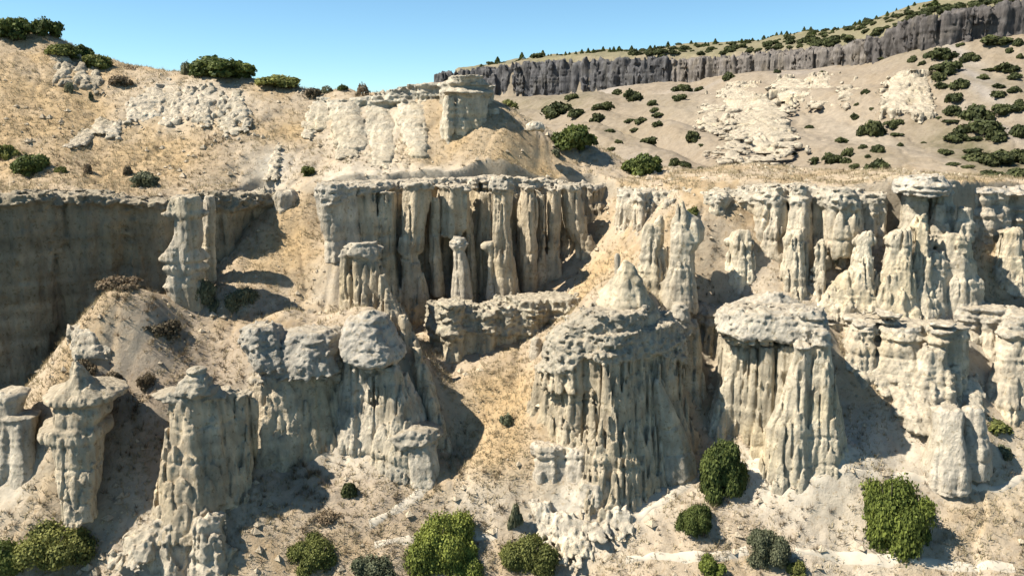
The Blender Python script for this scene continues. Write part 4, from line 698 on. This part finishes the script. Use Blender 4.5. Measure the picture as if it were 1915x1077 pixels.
bush(1706, 414, 40, 30, 'bush', 'brown', 'brown dry brush in the gap left of the white slab-topped bluff', n=1500, ls=.06, nl=7, seed=46, y0=60)
bush(1660, 738, 26, 18, 'bush', 'brown', 'dry tuft on the grassy slope right of the square block', n=800, ls=.08, nl=5, seed=47)
bush(218, 162, 60, 30, 'bush', 'brown', 'dull brown brush patch below the left skyline', n=2000, ls=.06, nl=8, seed=48, y0=70)
bush(575, 330, 40, 26, 'bush', 'olive', 'yellowish low bush on the slope above the left gully', n=1200, ls=.08, nl=6, seed=49, y0=70)
# left skyline: crest bushes stand on the ridge
def crest(px, py, Y, wpx, hpx, leaf, label, **kw):
    x, y, z = (float(q) for q in at(px, py, Y)); g = float(H(np.array([x]), np.array([Y]))[0]); m = mpp(py, Y)
    put('bush', label, 'bush', (x, Y, min(g, z) - .25 if abs(g - z) < 2.5 else z - .2), wpx * m, hpx * m + .3 + max(0, z - g) * .5, plant('bush', leaf, kw.get('n', 4000), kw.get('ls', .065), kw.get('nl', 12), .6, kw.get('seed', 60), False))
crest(24, 62, 94, 74, 44, 'dark', 'green bush on the skyline in the top left corner', seed=61, n=5000)
crest(86, 52, 97, 62, 36, 'dark', 'dark rounded bush behind the top left corner one', seed=62)
crest(150, 90, 95, 50, 22, 'dark', 'low dark bush on the descending left skyline', seed=63)
crest(120, 100, 93, 70, 26, 'olive', 'yellow-green scrub under the left skyline', seed=64)
crest(180, 116, 93.5, 60, 28, 'olive', 'olive scrub at the lower end of the left skyline', seed=65)
crest(415, 138, 95, 122, 42, 'dark', 'biggest skyline bush, a wide dark dome on the left ridge', seed=66, n=9000, nl=18)
crest(348, 128, 95.5, 34, 30, 'grey', 'wispy dry bush left of the wide dark dome', seed=67, n=900, nl=7)
crest(522, 158, 94, 92, 26, 'olive', 'long olive hedge-like bush right of the wide dark dome', seed=68, n=5000)
crest(586, 178, 91.5, 32, 24, 'brown', 'purple-brown bush on the skyline above the chalky slope', seed=69, n=1800)
crest(612, 166, 92.5, 26, 14, 'grey', 'small grey bush beside the purple-brown skyline bush', seed=70, n=1200)
crest(640, 166, 92.5, 28, 13, 'dark', 'flat dark bush on the skyline dip', seed=71, n=1500)
crest(677, 168, 91.5, 34, 30, 'brown', 'twiggy bush poking up on the skyline left of the centre crag', seed=72, n=500, nl=8)
crest(242, 128, 95, 30, 12, 'brown', 'wisps of dry stalks on the skyline saddle', seed=73, n=300)
crest(950, 197, 93, 48, 18, 'olive', 'flat bush behind the right shoulder of the centre crag', seed=74, n=2000)
crest(1072, 268, 88, 92, 46, 'dark', 'large dark bush on the knoll shoulder in front of the far valley', seed=75, n=8000, nl=18)
crest(1204, 306, 86, 78, 40, 'dark', 'dark round bush at the end of the knoll shoulder above the terrace', seed=76, n=7000, nl=16)
bush(1042, 296, 22, 24, 'bush', 'grey', 'small grey-green bush on the straw slope of the knoll', n=900, ls=.1, nl=6, seed=77, y0=70)
# far hillside: pixel list (px, base py, width, height) in the zoomed frame of the photograph
FARB = [(395, 375, 105, 50), (455, 380, 60, 30), (440, 325, 45, 22), (540, 360, 70, 28), (520, 400, 50, 34), (585, 310, 36, 22), (636, 330, 66, 42), (800, 298, 56, 28), (792, 328, 46, 24), (854, 298, 32, 16), (702, 348, 34, 22), (710, 366, 36, 18), (665, 402, 44, 22), (628, 402, 34, 16), (718, 384, 40, 20), (720, 414, 34, 20), (834, 470, 50, 42), (645, 430, 36, 14), (690, 470, 60, 26), (562, 436, 30, 14),
        (1230, 538, 34, 28), (1290, 535, 60, 34), (1345, 515, 40, 36), (1335, 535, 40, 24), (1364, 392, 30, 24), (1420, 444, 70, 62), (1495, 415, 56, 30), (1318, 468, 44, 20), (1420, 362, 18, 10), (1442, 500, 50, 32), (1440, 572, 88, 60), (1392, 488, 28, 18), (1365, 556, 30, 22), (1380, 445, 24, 14), (1410, 520, 20, 14),
        (1555, 206, 30, 26), (1585, 218, 24, 18), (1640, 195, 90, 44), (1665, 240, 90, 46), (1640, 262, 50, 30), (1690, 335, 60, 34), (1710, 290, 60, 36), (1648, 290, 46, 24), (1740, 200, 50, 34), (1712, 152, 26, 14), (1820, 150, 90, 30), (1870, 175, 26, 22), (1900, 150, 36, 30), (1860, 238, 76, 34), (1890, 262, 50, 26), (1785, 262, 36, 24), (1800, 235, 50, 10),
        (1690, 380, 60, 40), (1760, 390, 90, 60), (1700, 462, 74, 28), (1780, 440, 120, 56), (1850, 380, 70, 40), (1890, 372, 60, 34), (1830, 460, 70, 40), (1900, 450, 60, 50), (1750, 505, 70, 22), (1772, 530, 90, 36), (1660, 508, 44, 24), (1840, 540, 100, 50), (1890, 530, 80, 50), (1900, 580, 80, 40), (1820, 585, 90, 30), (1688, 542, 50, 14), (1740, 552, 40, 14), (1760, 465, 50, 16), (1835, 320, 50, 24), (1890, 300, 40, 24), (1835, 290, 40, 18), (1905, 345, 30, 26),
        (1500, 448, 40, 14), (1515, 482, 24, 14), (1255, 250, 26, 20), (950, 262, 40, 30), (1110, 240, 26, 14), (1400, 310, 24, 20), (1450, 196, 26, 10), (1370, 350, 16, 12), (860, 556, 22, 12), (930, 556, 22, 12), (810, 548, 40, 22), (775, 545, 36, 34), (862, 480, 20, 10), (590, 470, 26, 14), (570, 495, 30, 14), (1215, 420, 30, 14), (1168, 508, 20, 10), (1590, 470, 16, 8), (1640, 395, 18, 10), (1905, 195, 26, 20), (1680, 400, 60, 10), (1320, 250, 0, 0)]
FK = [('scrub', 1500, .1, 9, .55, 90 + i) for i in range(6)]
def zone_of(X, Yy):
    if X > 1590:
        if Yy < 215: return 'close under the high right end of the basalt cliff'
        if X < 1700: return 'down the left margin of the far right thicket' if Yy > 300 else 'in the green gully below the dark basalt notch'
        if Yy < 330: return 'beside the grey scree strip on the upper right hillside'
        if X < 1800: return 'in the left half of the far right thicket'
        return 'in the far thicket at the right picture edge' if Yy < 470 else 'in the lowest right corner of the far hillside'
    if X > 1150: return 'on the open slope right of the white fluted outcrop' if Yy < 430 else ('low between the white fluted outcrop and far thicket' if Yy < 505 else 'just above the terrace rim, below the far thicket')
    if X > 860: return 'just above the white fluted outcrop on the far hillside'
    if X > 640: return 'upslope left of the far white fluted outcrop' if Yy < 390 else 'downslope left of the far white fluted outcrop'
    return 'at the foot of the long basalt cliff beyond the knoll'
ORD = ['widest', 'second widest', 'third widest', 'fourth widest', 'fifth widest', 'sixth widest', 'seventh widest', 'eighth widest', 'ninth widest', 'tenth widest', 'eleventh widest', 'twelfth widest']
ZN = {}
for b_ in sorted([b for b in FARB if b[2]], key=lambda b: -b[2]): ZN.setdefault(zone_of(b_[0], b_[1]), []).append(b_)
for i, (X, Yy, w, h_) in enumerate(FARB):
    if w == 0: continue
    zone = zone_of(X, Yy); rank = ZN[zone].index((X, Yy, w, h_))
    px = 820 + X / 1.749; py = Yy / 1.749; w /= 1.749; h_ /= 1.749
    lf, n, ls, nl, fl, sd = FK[i % 6]
    x, y, z = hit(px, py, 105.); m = mpp(py, y)
    put('bush', '%s evergreen bush %s' % (ORD[min(rank, 11)] if rank < len(ZN[zone]) - 1 or rank < 2 else 'smallest', zone), 'bush', (x, y + .5, z - h_ * m * .15), w * m * 1.22, h_ * m * 1.3, plant('bush', lf, n, ls, nl, fl, sd, False), 'evergreen bushes %s' % zone)
# mesa top trees and scrub
rn = random.Random(5)
def pine_proto(seed):
    rnd = np.random.default_rng(seed); n = 420; t = rnd.random(n) ** .7; a = rnd.uniform(0, 6.28, n); r = (1 - t) * .85 * rnd.uniform(.3, 1, n) + .05
    c = np.stack([np.cos(a) * r, np.sin(a) * r, .12 + t * .98], 1); u = rnd.normal(size=(n, 3)); u /= np.linalg.norm(u, axis=1)[:, None]; w = np.cross(u, rnd.normal(size=(n, 3))); w /= np.linalg.norm(w, axis=1)[:, None]; s = .13
    q = np.stack([c - u * s, c + w * s * .6, c + u * s, c - w * s * .6], 1).reshape(-1, 3)
    o = link_mesh('crown', q, np.arange(n * 4).reshape(-1, 4), M_LEAF['dark'], smooth=False, attrs={'tint': np.repeat(rnd.uniform(.1, .8, n), 4)[:, None] * np.ones(3)}); me = o.data; bpy.data.objects.remove(o)
    vv, ff = limb_mesh(rnd, 3, .8, .04); o = link_mesh('trunk', vv, ff, M_BARK); tr = o.data; bpy.data.objects.remove(o)
    return me, tr
PP = [pine_proto(200 + i) for i in range(4)]
sky_px = [(840, 133), (960, 118), (1077, 104), (1277, 88), (1363, 78), (1506, 60), (1620, 40), (1758, 14), (1878, 2)]
px = 900.
while px < 1760:
    py = np.interp(px, [a for a, _ in sky_px], [b for _, b in sky_px]); near = px < 1230
    Yd = np.interp(px, [837, 1077, 1277, 1506, 1758], [398, 378, 340, 288, 226]) + rn.uniform(-8, 4)
    x = float(at(px, py, Yd)[0]); g = float(H(np.array([x]), np.array([Yd]))[0]); hgt = rn.uniform(1.2, 3.0) * (1 if near else .7) * (1.5 if rn.random() < .12 else 1)
    if rn.random() < .45:
        lf, n, ls, nl, fl, sd = FK[rn.randrange(6)]; put('bush', 'round scrubby bush between the conifers on the far mesa skyline', 'bush', (x, Yd, g - .3), hgt * rn.uniform(1.6, 2.8), hgt * .8, plant('bush', lf, n, ls, nl, fl, sd, False), 'round bushes along the far mesa skyline')
    else: put('pine_tree', 'small conifer in the row along the far mesa skyline', 'tree', (x, Yd, g - .3), hgt * rn.uniform(1.0, 1.7), hgt, PP[rn.randrange(4)], 'conifers along the far mesa skyline')
    px += rn.uniform(5, 13)
cnt = 0
MS = []
while cnt < 170:
    px = rn.uniform(1180, 1900); e = np.interp(px, [1174, 1277, 1392, 1449, 1563, 1678, 1735, 1906], [106, 108, 103, 94, 89, 63, 34, 6]); s_ = np.interp(px, [a for a, _ in sky_px], [b for _, b in sky_px])
    if e - s_ < 3: px = 0
    if px:
        py = rn.uniform(s_ + 1, e - 1); x, y, z = hit(px, py, 180., 420.); w = rn.uniform(2, 4.5)
        lf, n, ls, nl, fl, sd = FK[cnt % 6]
        put('bush', 'low scrub bush on the sloping mesa top above the basalt cliff', 'bush', (x, y, z - .3), w, w * rn.uniform(.4, .65), plant('bush', lf, n, ls, nl, fl, sd, False), 'scrub bushes on the mesa top')
        cnt += 1

# ------------------------------------------------------------------ dry grass tufts and stones (uncountable)
def scatter_ground(n, ylo, yhi, seed):
    r = np.random.default_rng(seed); u = r.random(n); y = ylo * (yhi / ylo) ** u; x = r.uniform(-.7, .7, n) * (y + 4)
    return x.astype(np.float32), y.astype(np.float32), r
x, y, r = scatter_ground(130000, 44, 100, 5)
z = H(x, y); e = .25; sx = (H(x + e, y) - z) / e; sy = (H(x, y + e) - z) / e; slp = np.hypot(sx, sy)
wgt = np.clip(.35 + .9 * (fbm(x * .5, y * .5, x * 0, 3) - .4) * 2 + blobs(x, y, ORANGE) * .7 - blobs(x, y, PALE) * .6, 0.02, 1)
kp = (r.random(len(x)) < wgt * .6) & (slp < 1.3)
x, y, z = x[kp], y[kp], z[kp]; n = len(x); nb = 5
ang = r.uniform(0, 6.28, (n, nb)); ln = r.uniform(.14, .42, (n, nb)) * (.7 + .6 * r.random((n, 1))); tilt = r.uniform(.25, .95, (n, nb)); jx = r.normal(0, .09, (n, nb)); jy = r.normal(0, .09, (n, nb))
bx = x[:, None] + jx; by = y[:, None] + jy; bz = z[:, None] - .03 + 0 * jx; wd = .026
v0 = np.stack([bx - np.sin(ang) * wd, by + np.cos(ang) * wd, bz], -1); v1 = np.stack([bx + np.sin(ang) * wd, by - np.cos(ang) * wd, bz], -1)
v2 = np.stack([bx + np.cos(ang) * ln * tilt, by + np.sin(ang) * ln * tilt, bz + ln * np.sqrt(1 - tilt ** 2 * .8)], -1)
V = np.stack([v0, v1, v2], 2).reshape(-1, 3); F3 = np.arange(len(V)).reshape(-1, 3)
tag(link_mesh('dry_grass', V, F3, M_GRASS, smooth=False, attrs={'tint': np.repeat(r.random(n * nb), 3)[:, None] * np.ones(3)}), 'thin straw-coloured dry grass over the slopes', 'grass', kind='stuff')
x, y, r = scatter_ground(45000, 44, 92, 21)
z = H(x, y); dw = blobs(x, y, DARKG); kp = r.random(len(x)) < np.clip(.012 + dw * .4 * sstep(.4, .6, fbm(x * .9, y * .9, x * 0 + 3, 2)), 0, .5); x, y, z = x[kp], y[kp], z[kp]; n = len(x); nb = 26
ang = r.uniform(0, 6.28, (n, nb)); el = r.uniform(.15, 1.4, (n, nb)); ln = r.uniform(.18, .5, (n, nb)) * (.5 + .9 * r.random((n, 1))); dx, dy_, dz = np.cos(ang) * np.cos(el) * ln, np.sin(ang) * np.cos(el) * ln, np.sin(el) * ln
bx = x[:, None] + dx * .25; by = y[:, None] + dy_ * .25; bz = z[:, None] - .04 + dz * .2; wd = .017
V = np.stack([np.stack([bx - np.sin(ang) * wd, by + np.cos(ang) * wd, bz], -1), np.stack([bx + np.sin(ang) * wd, by - np.cos(ang) * wd, bz], -1), np.stack([bx + dx, by + dy_, bz + dz], -1)], 2).reshape(-1, 3)
tag(link_mesh('dry_brush', V, np.arange(len(V)).reshape(-1, 3), M_LEAF['brown'], smooth=False, attrs={'tint': np.repeat(r.random(n * nb), 3)[:, None] * np.ones(3)}), 'brown twiggy ground brush in patches on the slopes', 'brush', kind='stuff')
x, y, r = scatter_ground(22000, 44, 95, 9)
z = H(x, y); kp = r.random(len(x)) < .65 * np.clip(.12 + sstep(.5, .7, fbm(x * .3 + 7, y * .3, x * 0, 2)) * .9, 0, 1); x, y, z = x[kp], y[kp], z[kp]; n = len(x)
oct_ = np.array([(1, 0, 0), (0, 1, 0), (-1, 0, 0), (0, -1, 0), (0, 0, .8), (0, 0, -.8)], float); of = np.array([(0, 1, 4), (1, 2, 4), (2, 3, 4), (3, 0, 4), (1, 0, 5), (2, 1, 5), (3, 2, 5), (0, 3, 5)])
s = (.05 + .42 * r.random(n) ** 6)[:, None, None]; vv = oct_[None] * s * r.uniform(.6, 1.3, (n, 6, 1)); a = r.uniform(0, 6.28, n); ca, sa = np.cos(a)[:, None], np.sin(a)[:, None]
V = np.stack([x[:, None] + vv[..., 0] * ca - vv[..., 1] * sa, y[:, None] + vv[..., 0] * sa + vv[..., 1] * ca, z[:, None] + vv[..., 2]], -1).reshape(-1, 3)
F3 = (of[None] + np.arange(n)[:, None, None] * 6).reshape(-1, 3)
tag(link_mesh('rubble', V, F3, M_TUFF, smooth=False, attrs={'albedo': np.repeat(BASE[None] * r.uniform(.7, 1.1, (n, 1)) * np.array([1.02, .97, .9]), 6, 0)}), 'scattered pale stones over the slopes', 'stones', kind='stuff')

# ------------------------------------------------------------------ footpaths draped on the ground
def path(pix, wid):
    P = np.array([hit(a, b) for a, b in pix]); t = np.r_[0, np.cumsum(np.hypot(*np.diff(P[:, :2], axis=0).T))]; s = np.arange(0, t[-1], .2)
    x = np.interp(s, t, P[:, 0]); y = np.interp(s, t, P[:, 1])
    for _ in range(12): x[1:-1] = (x[:-2] + 2 * x[1:-1] + x[2:]) / 4; y[1:-1] = (y[:-2] + 2 * y[1:-1] + y[2:]) / 4
    tx, ty = np.gradient(x), np.gradient(y); L = np.hypot(tx, ty); nx, ny = -ty / L, tx / L
    k = np.linspace(-1, 1, 7); w = wid * (.5 + .9 * vnoise(s * .8, s * 0 + wid, s * 0))
    X = x[:, None] + nx[:, None] * k * w[:, None]; Y = y[:, None] + ny[:, None] * k * w[:, None]; Z = H(X, Y) + .07 - .14 * np.abs(k)[None, :] ** 3
    V = np.stack([X, Y, Z], -1).reshape(-1, 3); i = (np.arange(len(s) - 1)[:, None] * 7 + np.arange(6)).ravel(); F = np.stack([i, i + 1, i + 8, i + 7], 1)
    tag(link_mesh('path', V, F, M_PATH, attrs={'albedo': np.full((len(V), 3), 1) * np.array([.43, .375, .295])}), kind='structure')
path([(1190, 970), (1240, 940), (1290, 900), (1308, 872)], .36)
path([(1170, 1045), (1250, 1042), (1330, 1045), (1400, 1030)], .36)
path([(1480, 1035), (1560, 1040), (1640, 1050), (1760, 1058), (1900, 1062)], .36)
path([(1400, 880), (1480, 884), (1600, 886), (1700, 890), (1830, 914), (1880, 915), (1915, 890)], .32)
path([(690, 982), (730, 960), (780, 930), (800, 905)], .36)
path([(700, 1020), (760, 1012), (860, 1005), (930, 1000)], .36)
